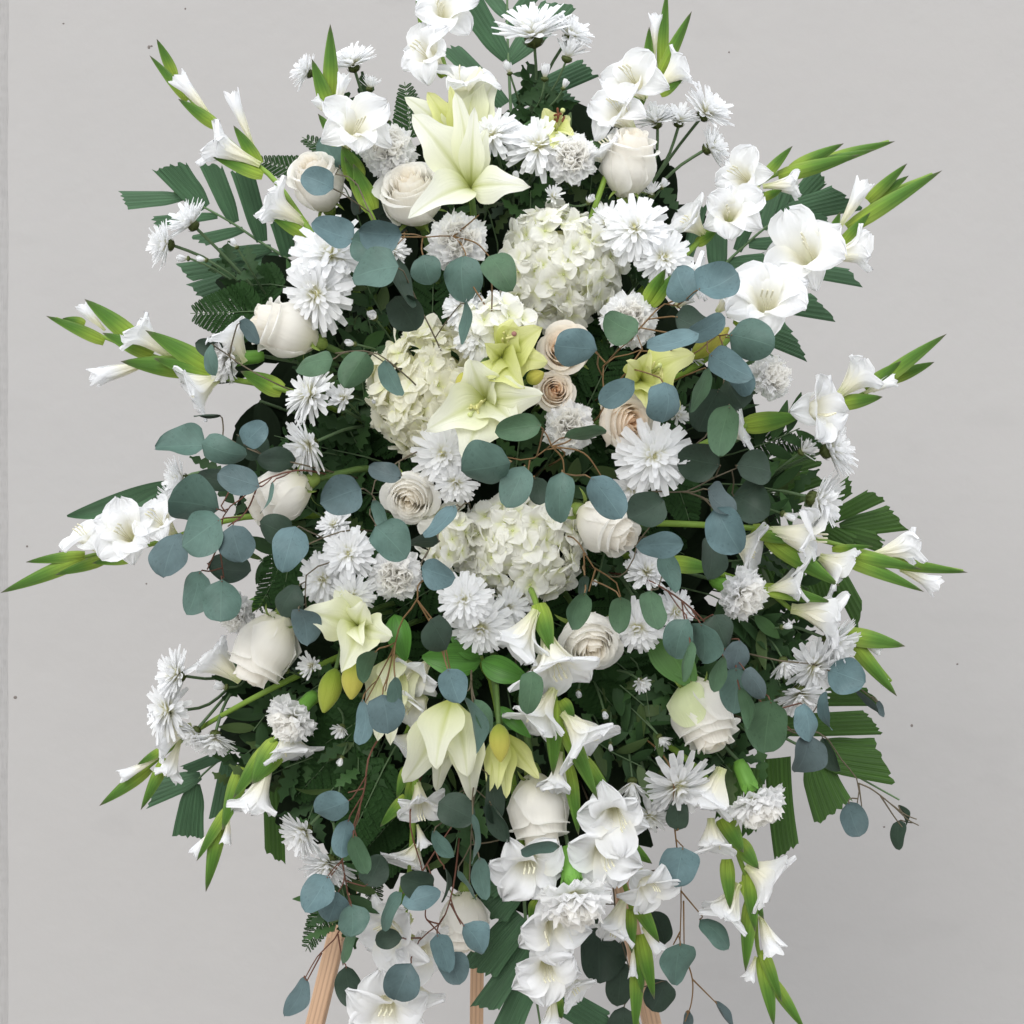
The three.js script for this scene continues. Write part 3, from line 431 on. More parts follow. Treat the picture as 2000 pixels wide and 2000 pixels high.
fern('fern frond left of the easel leg under the plump buds', [700, 1380], [540, 1500], 110, { lift: -0.02 });
fern('fern frond in the shade right of the cascading green gladiolus', [1130, 1290], [1260, 1440], 110, { lift: -0.02 });
fern('fern frond behind the lowest right rose', [1300, 1330], [1440, 1440], 120, { lift: -0.03 });
const depths = [];
for (let i = 0; i < 34; i++) { const a = i * 2.39996, r = 0.25 + 0.62 * Math.sqrt((i + 0.5) / 34); depths.push([965 + Math.cos(a) * 430 * r, 1010 + Math.sin(a) * 560 * r, a + rr(-0.6, 0.6)]); }
for (const [x, y, a] of depths) fern('dark fern frond deep among the stems of the spray', [x - Math.cos(a) * 90, y - Math.sin(a) * 90], [x + Math.cos(a) * 110, y + Math.sin(a) * 110], 120, { lift: rr(-0.09, -0.05), dz: -0.01, n: 8 });
// leathery dark leaves that close the middle of the spray
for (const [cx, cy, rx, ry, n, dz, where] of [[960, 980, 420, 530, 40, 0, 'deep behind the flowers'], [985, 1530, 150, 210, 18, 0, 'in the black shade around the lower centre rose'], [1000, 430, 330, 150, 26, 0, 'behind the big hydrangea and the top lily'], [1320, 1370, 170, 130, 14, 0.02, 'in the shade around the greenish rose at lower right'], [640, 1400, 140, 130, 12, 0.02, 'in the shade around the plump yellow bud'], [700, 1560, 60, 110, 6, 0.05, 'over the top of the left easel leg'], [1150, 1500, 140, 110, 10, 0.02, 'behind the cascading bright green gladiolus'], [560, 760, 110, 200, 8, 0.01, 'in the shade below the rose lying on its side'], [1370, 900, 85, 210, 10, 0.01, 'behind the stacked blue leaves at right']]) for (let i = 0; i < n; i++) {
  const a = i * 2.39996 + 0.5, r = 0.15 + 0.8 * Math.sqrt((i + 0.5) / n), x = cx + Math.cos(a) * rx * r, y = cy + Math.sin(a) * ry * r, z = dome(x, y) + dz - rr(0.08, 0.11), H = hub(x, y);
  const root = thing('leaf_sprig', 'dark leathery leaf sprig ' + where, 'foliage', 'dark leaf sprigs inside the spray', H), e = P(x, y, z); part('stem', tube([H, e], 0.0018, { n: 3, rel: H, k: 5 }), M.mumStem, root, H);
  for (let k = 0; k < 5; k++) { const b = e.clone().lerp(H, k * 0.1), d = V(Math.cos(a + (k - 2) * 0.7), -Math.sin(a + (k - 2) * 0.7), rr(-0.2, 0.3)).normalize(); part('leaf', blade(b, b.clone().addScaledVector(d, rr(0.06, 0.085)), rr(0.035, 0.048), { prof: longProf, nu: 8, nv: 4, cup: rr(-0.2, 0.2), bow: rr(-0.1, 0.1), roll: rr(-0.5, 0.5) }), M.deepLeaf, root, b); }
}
const midLeaf = leafMat([0.045, 0.105, 0.03], 0.55), oliveLeaf = leafMat([0.06, 0.1, 0.03], 0.55);
for (const [cx, cy, rx, ry, n, dz, where] of [[640, 1420, 130, 110, 13, -0.015, 'between the plump lily bud and the strap-like palm'], [1270, 1380, 150, 110, 13, -0.01, 'among the stems left of the greenish rose'], [1030, 420, 170, 60, 9, -0.02, 'among the stems above the big hydrangea'], [700, 720, 70, 160, 9, -0.02, 'in the dark gap left of the creamy hydrangea'], [1130, 930, 130, 70, 7, -0.03, 'in the black gap under the pink carnation'], [1440, 1200, 70, 130, 8, -0.02, 'behind the carnation in front of the palm'], [940, 1480, 90, 130, 8, -0.02, 'in the dark lower middle beside the yellow lily'], [676, 1690, 25, 60, 3, 0.02, 'over the left easel leg'], [1420, 900, 60, 110, 6, -0.02, 'behind the blue leaves at right'], [640, 980, 90, 110, 6, -0.03, 'behind the round slate leaf']]) for (let i = 0; i < n; i++) {
  const a = i * 2.39996 + 1.2, r = 0.2 + 0.8 * Math.sqrt((i + 0.5) / n), x = cx + Math.cos(a) * rx * r, y = cy + Math.sin(a) * ry * r, e = P(x, y, dome(x, y) + dz - rr(0, 0.035)), H = hub(x, y), out = Math.atan2(-(y - 1045), x - 965) + rr(-0.8, 0.8), lob = rnd() < 0.55;
  const root = thing('leafy_twig', 'small green leafy twig ' + where, 'foliage', 'small leafy twigs between the flowers', H), tip = e.clone().add(V(Math.cos(out), Math.sin(out), rr(0, 0.5)).multiplyScalar(0.05)); part('stem', tube([H, e, tip], 0.0014, { n: 8, r2: 0.0006, rel: H, k: 5 }), M.mumStem, root, H);
  for (let k = 0; k < 7; k++) { const q = e.clone().lerp(tip, k / 6.5), d = V(Math.cos(out + (k % 2 ? 0.9 : -0.9) + rr(-0.3, 0.3)), Math.sin(out + (k % 2 ? 0.9 : -0.9)), rr(-0.3, 0.6)).normalize(); part('leaf', blade(q, q.clone().addScaledVector(d, rr(0.024, 0.042)), lob ? rr(0.014, 0.022) : rr(0.009, 0.014), { prof: lob ? lobed : longProf, nu: lob ? 14 : 7, nv: 2, cup: rr(-0.2, 0.3), bow: rr(-0.15, 0.15), roll: rr(-0.9, 0.9), N: V(0, 0.3, 1) }), [M.mumLeaf, midLeaf, oliveLeaf][k % 3 ? 0 : 1 + (i % 2)], root, q); }
}
// ---------------------------------------------------------------- gladioli
gladiolus('gladiolus at upper left tipped with two thin green bracts', [[330, 125], [395, 225], [500, 320], [535, 350], [620, 470]],
  [[410, 225, 345, 148, 24, 2, 8], [494, 285, 450, 180, 22, 2, 8], [508, 322, 412, 280, 46, 1, 10], [600, 440, 518, 388, 50, 1, 10], [625, 500, 574, 482, 24, 2, 8]],
  [[342, 148, 306, 76, 24], [368, 195, 292, 108, 24], [425, 245, 348, 193, 30], [515, 338, 412, 304, 38], [508, 320, 456, 245, 32], [602, 455, 518, 410, 40], [632, 520, 600, 450, 40]]);
gladiolus('gladiolus left of the top lily with two upright green bracts', [[645, 180], [652, 250], [680, 330], [730, 430]],
  [[655, 228, 673, 148, 20, 2, 5], [645, 225, 615, 192, 18, 2, 5], [676, 292, 693, 238, 62, 0, 90]],
  [[646, 195, 645, 47, 34], [645, 218, 609, 115, 34], [676, 300, 621, 222, 34], [700, 350, 668, 285, 48], [728, 410, 690, 320, 44], [715, 400, 672, 305, 30]], { lift: 0.03 });
gladiolus('gladiolus at the very top with frilled blooms running off the edge', [[830, -30], [850, 60], [885, 190], [915, 330]],
  [[858, 70, 868, 16, 62, 0, 80], [866, 140, 826, 100, 56, 0, 60], [905, 215, 908, 150, 54, 0, 30]],
  [[835, 70, 812, -15, 24], [868, 150, 850, 118, 22]], { lift: 0.02 });
gladiolus('gladiolus at upper right topped by three tall green bracts', [[1296, 60], [1288, 130], [1258, 190], [1212, 270], [1160, 410]],
  [[1277, 112, 1281, 28, 19, 2, 3], [1287, 168, 1336, 132, 42, 1, 5], [1258, 192, 1228, 152, 62, 0, 75], [1238, 258, 1200, 215, 58, 0, 45], [1205, 330, 1172, 275, 52, 1, 20]],
  [[1291, 135, 1303, -20, 26], [1291, 142, 1351, 22, 28], [1266, 143, 1268, 52, 24], [1288, 182, 1334, 154, 26], [1240, 200, 1262, 182, 30]], { lift: 0.015 });
gladiolus('gladiolus at right with a long closed green spike pointing right', [[1735, 276], [1620, 310], [1492, 352], [1440, 405], [1375, 462], [1280, 560]],
  [[1480, 372, 1444, 345, 54, 0, 75], [1420, 440, 1430, 412, 54, 0, 75], [1490, 364, 1552, 362, 30, 1, 5], [1375, 458, 1335, 425, 50, 1, 15]],
  [[1490, 345, 1548, 285, 26], [1600, 316, 1748, 276, 30], [1545, 330, 1648, 280, 30], [1520, 345, 1680, 302, 34], [1560, 330, 1710, 292, 34], [1545, 336, 1618, 326, 18], [1490, 386, 1528, 371, 20], [1372, 462, 1405, 415, 30], [1360, 475, 1402, 448, 26]]);
gladiolus('gladiolus at right with two large open blooms below its spike', [[1820, 340], [1720, 385], [1637, 472], [1560, 530], [1470, 612], [1380, 700]],
  [[1638, 448, 1690, 355, 27, 2, 5], [1608, 505, 1690, 488, 42, 1, 5], [1600, 540, 1564, 488, 76, 0, 95], [1500, 640, 1500, 575, 74, 0, 95], [1400, 610, 1430, 575, 34, 1, 20]],
  [[1655, 445, 1840, 333, 36], [1695, 392, 1772, 319, 26], [1710, 385, 1775, 343, 24], [1616, 476, 1641, 414, 26], [1440, 640, 1480, 600, 40], [1640, 480, 1700, 415, 26]], { lift: 0.02 });
gladiolus('gladiolus at middle right with one frilled bloom beside the carnation', [[1830, 665], [1740, 740], [1620, 795], [1465, 828], [1300, 900]],
  [[1635, 775, 1695, 722, 42, 1, 5], [1688, 768, 1748, 742, 22, 2, 5], [1545, 805, 1605, 798, 66, 0, 50], [1420, 850, 1455, 838, 40, 1, 10]],
  [[1700, 757, 1849, 652, 34], [1738, 742, 1825, 707, 28], [1640, 788, 1724, 775, 34], [1455, 830, 1568, 812, 46], [1690, 760, 1760, 705, 30]], { lift: 0.0 });
gladiolus('gladiolus at lower right with long lime bracts and two right-pointing buds', [[1880, 1115], [1720, 1085], [1560, 1045], [1470, 1032], [1280, 1022]],
  [[1700, 1086, 1782, 1066, 40, 1, 5], [1758, 1112, 1832, 1145, 28, 2, 5], [1495, 1035, 1585, 1052, 62, 0, 20], [1600, 1088, 1655, 1116, 48, 1, 10], [1435, 1060, 1480, 1075, 58, 1, 10]],
  [[1625, 1072, 1705, 1067, 18], [1640, 1085, 1805, 1156, 34], [1740, 1100, 1890, 1118, 26], [1640, 1078, 1800, 1112, 34], [1500, 1050, 1640, 1145, 46], [1468, 1034, 1560, 1060, 36]], { lift: 0.005 });
gladiolus('gladiolus at lower right whose funnel bloom touches the chrysanthemums', [[1740, 1330], [1660, 1240], [1560, 1200], [1490, 1150], [1320, 1100]],
  [[1545, 1188, 1632, 1205, 64, 1, 5], [1500, 1152, 1565, 1142, 42, 1, 8], [1680, 1255, 1720, 1272, 16, 2, 2], [1700, 1290, 1728, 1335, 14, 2, 2]],
  [[1490, 1146, 1625, 1176, 36], [1652, 1236, 1768, 1262, 44], [1662, 1252, 1752, 1360, 34], [1310, 1096, 1400, 1112, 40]], { lift: 0.005 });
gladiolus('gladiolus pointing left at middle height with thick green bracts', [[110, 622], [170, 645], [270, 685], [370, 718], [440, 738], [560, 762]],
  [[205, 645, 158, 597, 20, 2, 3], [335, 698, 262, 640, 42, 1, 8], [292, 710, 180, 735, 32, 2, 8], [425, 738, 370, 768, 56, 1, 12], [478, 708, 440, 645, 48, 1, 15]],
  [[205, 665, 90, 617, 30], [165, 636, 122, 622, 28], [268, 662, 165, 584, 42], [424, 724, 284, 645, 48], [380, 722, 236, 706, 48], [412, 755, 388, 792, 14], [300, 690, 200, 650, 40], [420, 732, 300, 700, 40], [552, 762, 470, 725, 44]], { lift: 0.02 });
gladiolus('gladiolus reaching the far left edge with a pointed green tip', [[30, 1143], [90, 1112], [165, 1088], [300, 1062], [480, 1010]],
  [[270, 1068, 246, 1042, 60, 0, 80], [205, 1085, 165, 1042, 52, 0, 30], [345, 1050, 305, 1015, 52, 0, 40]],
  [[166, 1090, 1, 1158, 34], [166, 1083, 50, 1098, 26], [206, 1092, 108, 1123, 26], [260, 1085, 180, 1100, 30]], { lift: 0.01 });
gladiolus('gladiolus at lower left with slim tips below the chrysanthemum cluster', [[235, 1545], [300, 1490], [350, 1450], [420, 1405], [560, 1330]],
  [[308, 1480, 236, 1518, 20, 2, 3], [352, 1445, 325, 1520, 30, 1, 3], [375, 1420, 305, 1432, 58, 1, 5], [470, 1330, 405, 1275, 48, 1, 5]],
  [[292, 1500, 194, 1574, 30], [325, 1482, 275, 1582, 28], [318, 1462, 268, 1494, 20], [430, 1300, 400, 1282, 16]], { lift: 0.0 });
gladiolus('gladiolus hanging at lower left with one oval white bell', [[410, 1690], [430, 1620], [470, 1520], [530, 1450], [600, 1380]],
  [[530, 1490, 492, 1582, 44, 1, 5], [425, 1615, 378, 1668, 17, 2, 3], [447, 1600, 441, 1648, 17, 2, 3], [560, 1420, 572, 1475, 58, 1, 15]],
  [[432, 1600, 402, 1742, 34], [442, 1580, 384, 1682, 26], [472, 1498, 434, 1622, 42], [545, 1450, 492, 1532, 58], [520, 1460, 455, 1560, 36]], { lift: 0.01 });
gladiolus('bright green gladiolus cascading down the centre below the hydrangea', [[1122, 1600], [1100, 1480], [1085, 1370], [1066, 1260], [1048, 1180]],
  [[1048, 1192, 1008, 1272, 52, 1, 20], [1070, 1245, 1090, 1328, 72, 1, 30], [1082, 1345, 1040, 1418, 56, 1, 20], [1100, 1392, 1156, 1458, 68, 1, 20], [1095, 1468, 1085, 1545, 30, 1, 15]],
  [[1052, 1178, 1078, 1275, 44, 25], [1085, 1368, 1080, 1515, 40, 20], [1095, 1398, 1168, 1562, 40, 20], [1112, 1495, 1130, 1632, 32, 15], [1098, 1366, 1122, 1400, 30], [1130, 1480, 1200, 1570, 40, -20]], { lift: 0.055 });
gladiolus('gladiolus hanging at bottom centre with three open blooms in a row', [[1088, 2030], [1075, 1930], [1060, 1800], [1030, 1690], [1010, 1590]],
  [[1030, 1650, 1034, 1702, 68, 0, 90], [1072, 1770, 1080, 1818, 66, 0, 90], [1062, 1855, 1068, 1893, 62, 0, 90], [1085, 1900, 1130, 1945, 46, 1, 25], [1082, 1948, 1076, 2010, 34, 2, 10]],
  [[1085, 1945, 1098, 1990, 34], [1050, 1760, 1035, 1800, 30]], { lift: 0.035 });
gladiolus('gladiolus hanging right of the bottom carnation with two open blooms', [[1246, 2010], [1240, 1880], [1232, 1770], [1205, 1680], [1190, 1560]],
  [[1195, 1550, 1203, 1598, 66, 0, 90], [1172, 1625, 1180, 1672, 66, 0, 90], [1222, 1745, 1190, 1830, 42, 1, 15], [1240, 1690, 1270, 1735, 52, 0, 45], [1236, 1848, 1235, 1908, 15, 2, 5], [1255, 1810, 1292, 1858, 22, 2, 5]],
  [[1238, 1755, 1288, 1842, 34, 15], [1232, 1775, 1234, 1862, 30, 15], [1250, 1825, 1278, 1952, 34, 15], [1246, 1880, 1240, 2020, 32, 15], [1208, 1638, 1274, 1687, 34, 15], [1245, 1850, 1255, 1940, 30, 15]], { lift: 0.03 });
gladiolus('gladiolus hanging at lower right with a long green curving tip', [[1560, 1992], [1515, 1930], [1482, 1862], [1472, 1750], [1446, 1681], [1420, 1600], [1380, 1520]],
  [[1388, 1598, 1396, 1662, 46, 1, 15], [1458, 1688, 1512, 1722, 66, 1, 10], [1442, 1725, 1412, 1795, 56, 1, 10], [1484, 1788, 1515, 1862, 34, 2, 8], [1476, 1868, 1462, 1916, 18, 2, 5], [1410, 1500, 1376, 1575, 66, 1, 15]],
  [[1410, 1598, 1452, 1665, 46, 15], [1440, 1642, 1482, 1697, 40, 15], [1422, 1678, 1426, 1776, 36, 15], [1455, 1718, 1492, 1795, 36, 15], [1465, 1758, 1456, 1898, 34, 15], [1490, 1868, 1512, 2005, 36, 12], [1490, 1855, 1527, 1957, 28, 10], [1508, 1915, 1572, 2012, 28, 10], [1460, 1700, 1475, 1820, 36, 15]], { lift: 0.03 });
gladiolus('gladiolus hanging between the two left easel legs', [[770, 1945], [790, 1800], [805, 1640], [815, 1500]],
  [[815, 1528, 823, 1580, 44, 0, 45], [815, 1610, 829, 1656, 17, 2, 5], [815, 1650, 796, 1690, 56, 1, 10], [800, 1790, 756, 1822, 80, 0, 45], [800, 1830, 830, 1862, 66, 0, 40], [765, 1925, 757, 1980, 84, 0, 75], [790, 1905, 822, 1975, 56, 1, 10]],
  [[792, 1555, 742, 1615, 28], [808, 1525, 794, 1592, 28], [772, 1868, 738, 1932, 32], [795, 1720, 780, 1770, 24]], { lift: 0.01 });
gladiolus('pale gladiolus half hidden behind the drooping lily', [[790, 1440], [815, 1370], [840, 1280]],
  [[840, 1290, 812, 1320, 48, 0, 25], [830, 1360, 800, 1395, 56, 1, 20], [812, 1430, 785, 1460, 34, 1, 10]], [[795, 1500, 775, 1560, 24]], { lift: 0.02 });
gladiolus('gladiolus with lime bracts emerging below the upper right chrysanthemums', [[1262, 600], [1300, 530], [1340, 470]],
  [[1310, 545, 1370, 540, 48, 1, 10], [1320, 600, 1345, 575, 30, 2, 5]], [[1262, 592, 1300, 525, 34, 30], [1270, 596, 1322, 530, 30, 30]], { lift: 0.04 });
// ---------------------------------------------------------------- hydrangeas
hydrangea('big white hydrangea head in the upper middle, the largest one', 1093, 520, 116, 112, { n: 118 });
hydrangea('creamy yellowish hydrangea head beside the open lilies', 848, 762, 118, 122, { n: 130, mat: M.hydGreen });
hydrangea('cream hydrangea head in the middle below the fan of leaves', 1020, 1068, 116, 98, { n: 108 });
hydrangea('hydrangea florets above the lime lily between the two upper hydrangeas', 968, 640, 66, 46, { n: 24, lift: 0.05 });
hydrangea('small clump of hydrangea florets left of the cream hydrangea', 872, 1052, 46, 50, { n: 16, lift: 0.02 });
// ---------------------------------------------------------------- chrysanthemums
mums('chrysanthemum cluster at the very top with dark-based side-on blooms', [1028, 240], [[1042, 72, 78, -0.1, 0.85, 0.45, 1], [1112, 72, 48, 0.5, 0.6, 0.4, 1], [1108, 112, 40, 0.3, 0.85, 0.3, 2], [995, 142, 22, -0.3, 0.9, 0.2, 3], [1064, 152, 28, 0.05, 0.95, 0.25, 3], [1100, 172, 18, 0.3, 0.9, 0.2, 3]], { leaves: 3 });
mums('chrysanthemum cluster at upper left behind the green bracts', [735, 260], [[690, 128, 50, -0.25, 0.85, 0.4, 1], [602, 142, 38, -0.7, 0.4, 0.3, 1], [722, 172, 26, 0.2, 0.9, 0.2, 2], [757, 235, 18, 0, 0.95, 0.2, 3]], { leaves: 2 });
mums('two round chrysanthemums right of the top lily', [1005, 420], [[962, 268, 60, -0.2, 0.6, 0.75, 0, 0.04], [1050, 290, 68, 0.1, 0.5, 0.85, 0, 0.035]]);
mums('chrysanthemum cluster at upper right with bare grey stems', [1225, 430], [[1376, 222, 56, 0.55, 0.6, 0.5, 1], [1282, 240, 44, -0.2, 0.8, 0.4, 1], [1326, 238, 42, 0.1, 0.85, 0.4, 1], [1384, 290, 46, 0.85, 0.35, 0.3, 1], [1272, 380, 26, -0.1, 0.8, 0.5, 2], [1292, 366, 18, 0.4, 0.8, 0.3, 3]]);
mums('pair of large chrysanthemums right of the big hydrangea', [1240, 560], [[1240, 450, 70, -0.1, 0.3, 0.95, 0, 0.05], [1294, 505, 58, 0.3, 0.1, 0.95, 0, 0.05], [1190, 440, 50, -0.3, 0.5, 0.8, 0, 0.02]]);
mums('twin daisy-like chrysanthemums at far left on long green stems', [540, 610], [[375, 438, 50, -0.65, 0.6, 0.35, 1], [328, 478, 48, -0.85, 0.1, 0.4, 1], [366, 505, 20, -0.9, 0, 0.2, 3], [402, 508, 18, -0.8, 0.2, 0.2, 3], [462, 482, 18, -0.5, 0.8, 0.2, 3]], { leaves: 2, zj: 0 });
mums('large shaggy double chrysanthemum left of the blue round leaves', [690, 640], [[648, 502, 84, -0.2, 0.45, 0.85, 0, 0.045], [622, 574, 80, -0.45, -0.2, 0.85, 0, 0.045]]);
mums('chrysanthemum cluster side-on at left below the pale rose', [720, 830], [[610, 772, 64, -0.8, 0.35, 0.5, 0, 0.03], [606, 868, 58, -0.75, -0.4, 0.5, 1, 0.03], [671, 778, 36, -0.2, 0.2, 0.95, 2, 0.03]]);
mums('small round chrysanthemum buds in the dark left middle', [790, 700], [[731, 620, 26, -0.2, 0.2, 0.95, 3], [692, 672, 20, -0.7, 0.1, 0.5, 3], [733, 786, 14, -0.2, 0.1, 0.9, 3]]);
mums('chrysanthemums tucked between the two upper hydrangeas', [950, 700], [[935, 655, 50, -0.1, 0.2, 0.95, 0, 0.055], [905, 602, 44, -0.3, 0.4, 0.85, 0, 0.04], [975, 610, 46, 0.1, 0.4, 0.9, 0, 0.045]]);
mums('chrysanthemums below the yellowish hydrangea above the rose', [900, 860], [[868, 885, 66, -0.1, -0.2, 0.95, 0, 0.045], [890, 940, 46, 0, -0.5, 0.85, 0, 0.045]]);
mums('white chrysanthemum cluster in the lower left middle above the lily', [740, 1090], [[655, 1028, 36, -0.3, 0.5, 0.7, 1, 0.03], [682, 1082, 56, -0.1, 0.2, 0.95, 0, 0.045], [634, 1130, 54, -0.4, -0.1, 0.85, 0, 0.035], [690, 1160, 46, 0, -0.4, 0.85, 0, 0.05]]);
mums('chrysanthemums below the cream hydrangea at its left', [960, 1110], [[908, 1170, 54, -0.2, 0.1, 0.95, 0, 0.065], [940, 1222, 62, -0.1, -0.5, 0.85, 0, 0.05], [990, 1185, 44, 0.4, -0.2, 0.85, 1, 0.03]]);
mums('large open chrysanthemum right of the centre with a small one behind', [1190, 880], [[1276, 892, 74, 0.1, 0.05, 1, 0, 0.06], [1236, 950, 42, -0.3, -0.5, 0.8, 1, 0.035]]);
mums('side-on chrysanthemums at right beside the palm frond', [1440, 985], [[1618, 880, 62, 0.85, 0.25, 0.3, 1], [1592, 975, 66, 0.85, -0.3, 0.35, 1], [1566, 882, 30, 0.7, 0.5, 0.3, 2], [1530, 1004, 26, 0.85, -0.35, 0.3, 3]], { zj: 0 });
mums('chrysanthemums in the lower right middle behind green oval leaves', [1200, 1110], [[1262, 1120, 48, 0.1, 0.5, 0.8, 1, 0.035], [1246, 1222, 58, -0.1, -0.5, 0.85, 0, 0.035], [1316, 1196, 48, 0.5, 0.1, 0.8, 0, 0.03]]);
mums('chrysanthemum cluster at lower right facing down and right', [1440, 1220], [[1622, 1252, 60, 0.8, -0.4, 0.4, 1], [1586, 1298, 62, 0.4, -0.5, 0.7, 0], [1530, 1292, 36, 0.2, -0.75, 0.5, 2], [1562, 1352, 54, 0.1, -0.8, 0.5, 1], [1528, 1225, 20, 0.7, 0.2, 0.4, 3]], { leaves: 6, zj: 0.01 });
mums('chrysanthemum cluster at lower left with bud on green stems', [490, 1300], [[350, 1318, 52, -0.75, 0.25, 0.5, 1], [332, 1388, 62, -0.75, 0.1, 0.6, 0], [420, 1438, 46, -0.1, -0.85, 0.4, 1], [440, 1342, 24, -0.7, 0.2, 0.4, 3], [382, 1428, 38, -0.5, -0.6, 0.4, 1]], { leaves: 2, zj: 0.0 });
mums('two chrysanthemums facing down beside the blue leaf at lower left', [625, 1560], [[596, 1622, 54, -0.6, -0.55, 0.5, 1, 0.03], [642, 1684, 58, -0.2, -0.75, 0.55, 1, 0.035]], { zj: 0.02 });
mums('chrysanthemum cluster facing down at lower right beside the rose', [1195, 1345], [[1322, 1530, 74, 0.25, -0.65, 0.65, 0, 0.04], [1235, 1528, 38, 0, -0.8, 0.5, 2, 0.03], [1270, 1590, 46, -0.1, -0.75, 0.6, 0, 0.03], [1288, 1440, 26, 0.5, -0.75, 0.3, 2, 0.02], [1192, 1452, 15, 0, -0.9, 0.3, 3]], { leaves: 3, zj: 0.05 });
mums('chrysanthemum at left edge behind the round grey leaves', [440, 915], [[358, 938, 48, -0.85, -0.1, 0.35, 1, 0.0], [342, 975, 38, -0.8, -0.4, 0.3, 1, -0.01]], { zj: -0.01 });
mums('two tiny white buds hanging at lower left near the ferns', [690, 1420], [[668, 1480, 17, -0.3, -0.85, 0.4, 3], [662, 1556, 20, 0, -0.9, 0.3, 3], [1148, 1155, 0.01, 0, 0, 1, 3]].slice(0, 2));
mums('small chrysanthemum peeking out behind the dark green round leaf', [800, 600], [[766, 492, 34, 0.2, 0.5, 0.8, 1, 0.03]]);
mums('small white blooms between the lime lily and green leaves at right', [1300, 830], [[1322, 812, 26, 0.3, 0.1, 0.9, 2, 0.03], [1352, 700, 24, 0.4, 0.3, 0.8, 2, 0.02], [1338, 870, 18, 0.5, -0.2, 0.8, 3, 0.02]]);
mums('small pale chrysanthemums low between the lilies and the greenish rose', [1150, 1300], [[1180, 1390, 20, 0.1, -0.5, 0.8, 3, 0.03], [1250, 1330, 24, 0.3, -0.4, 0.8, 2, 0.03], [1130, 1350, 18, 0, -0.4, 0.9, 3, 0.02]]);
mums('tiny chrysanthemum buds above the yellowish lily with brown anthers', [1040, 380], [[1010, 350, 20, -0.2, 0.5, 0.8, 3, 0.03], [1080, 385, 24, 0.2, 0.4, 0.9, 2, 0.03], [1150, 395, 20, 0.3, 0.4, 0.8, 3, 0.03]]);
mums('small white chrysanthemums behind the plump yellow lily bud', [620, 1340], [[610, 1300, 30, -0.3, 0.1, 0.9, 2, 0.02], [668, 1420, 24, -0.3, -0.5, 0.8, 2, 0.02], [560, 1310, 22, -0.5, 0.2, 0.8, 3, 0.02]]);
mums('greenish bud among the dark stems below the right rose', [1180, 1080], [[1164, 1135, 18, -0.2, -0.2, 0.9, 3]]);
// ---------------------------------------------------------------- carnations
carnation('ruffled carnation left of the top lily', 762, 306, 60, [0, 0.35, 0.9]);
carnation('cream carnation touching the tall rose at upper middle', 1112, 316, 60, [0.15, 0.15, 1]);
carnation('cream carnation with a thin orange twig across it', 895, 477, 64, [0.05, 0.1, 1]);
carnation('carnation with a green leaf lying across its face', 1225, 628, 62, [0.1, 0.05, 1]);
carnation('pinkish white carnation in the middle between two green leaves', 1110, 836, 58, [0, 0.1, 1]);
carnation('cream carnation between the rose and the lower left chrysanthemums', 775, 1118, 60, [0, -0.2, 1]);
carnation('side-on carnation at left with its green cup to the right', 462, 700, 56, [-0.95, -0.1, 0.3]);
carnation('side-on carnation at right below the blue oval leaf', 1490, 742, 52, [0.6, 0.2, 0.75]);
carnation('carnation at right in front of the palm with a green cup', 1432, 1152, 60, [0.6, -0.3, 0.65]);
carnation('carnation at lower left under a bright green cup', 582, 1390, 58, [-0.5, -0.55, 0.6]);
carnation('carnation hanging at bottom centre with an upright green cup', 1118, 1728, 80, [0.1, -0.88, 0.42], { lift: 0.1 });
carnation('carnation hanging at lower right in front of a palm leaflet', 1468, 1545, 68, [0.35, -0.85, 0.35], { lift: 0.05 });
carnation('shaded carnation behind the smooth left rose', 478, 1190, 50, [-0.5, -0.3, 0.5], { lift: 0 });
// ---------------------------------------------------------------- roses
rose('rose at upper left with a blue leaf lying over it', 622, 362, 56, [-0.25, 0.6, 0.65], { kind: 'bud' });
rose('rose partly covered by the lowest petal of the top lily', 806, 384, 68, [-0.2, 0.62, 0.72], { lift: 0.03 });
rose('tall pale rose at upper right seen from its side', 1228, 325, 62, [0.1, 0.88, 0.42], { kind: 'bud' });
rose('pale rose at left lying on its side', 560, 646, 62, [-0.86, 0.3, 0.32], { kind: 'bud' });
rose('peach-hearted rose half covered by a blue round leaf', 1106, 684, 52, [-0.25, 0.15, 0.95], { tone: 'blush', mat: M.peach });
rose('small peach rosebud just below the peach-hearted rose', 1080, 766, 40, [0.2, 0.1, 0.95], { tone: 'blush', mat: M.peach });
rose('peach rose at right of centre opening sideways', 1216, 826, 55, [0.55, -0.05, 0.8], { tone: 'blush', mat: M.peach });
rose('white rose left of centre with a folded-back upper petal', 805, 966, 54, [-0.15, -0.42, 0.9]);
rose('smooth white rose at left among orange twigs', 550, 968, 60, [-0.82, -0.42, 0.16], { kind: 'bud' });
rose('white rose right of the cream hydrangea', 1180, 1024, 60, [0.72, -0.42, 0.5], { kind: 'bud' });
rose('large white rose below centre with a small leaf on top', 1150, 1248, 62, [0.2, -0.52, 0.8]);
rose('smooth white rose at lower left above the chrysanthemum cluster', 520, 1262, 68, [-0.42, -0.86, 0.14], { kind: 'bud' });
rose('rose at lower right with a green tinged outer petal', 1372, 1390, 68, [0.3, -0.84, 0.34], { kind: 'bud', guard: 2.4 });
rose('white rose at lower centre hanging beside the yellow lily bud', 1050, 1578, 66, [0.13, -0.92, 0.26], { kind: 'bud', lift: 0.05 });
rose('rose at bottom hanging behind blue round leaves', 905, 1796, 54, [-0.05, -0.92, 0.25], { kind: 'bud', lift: 0.0 });
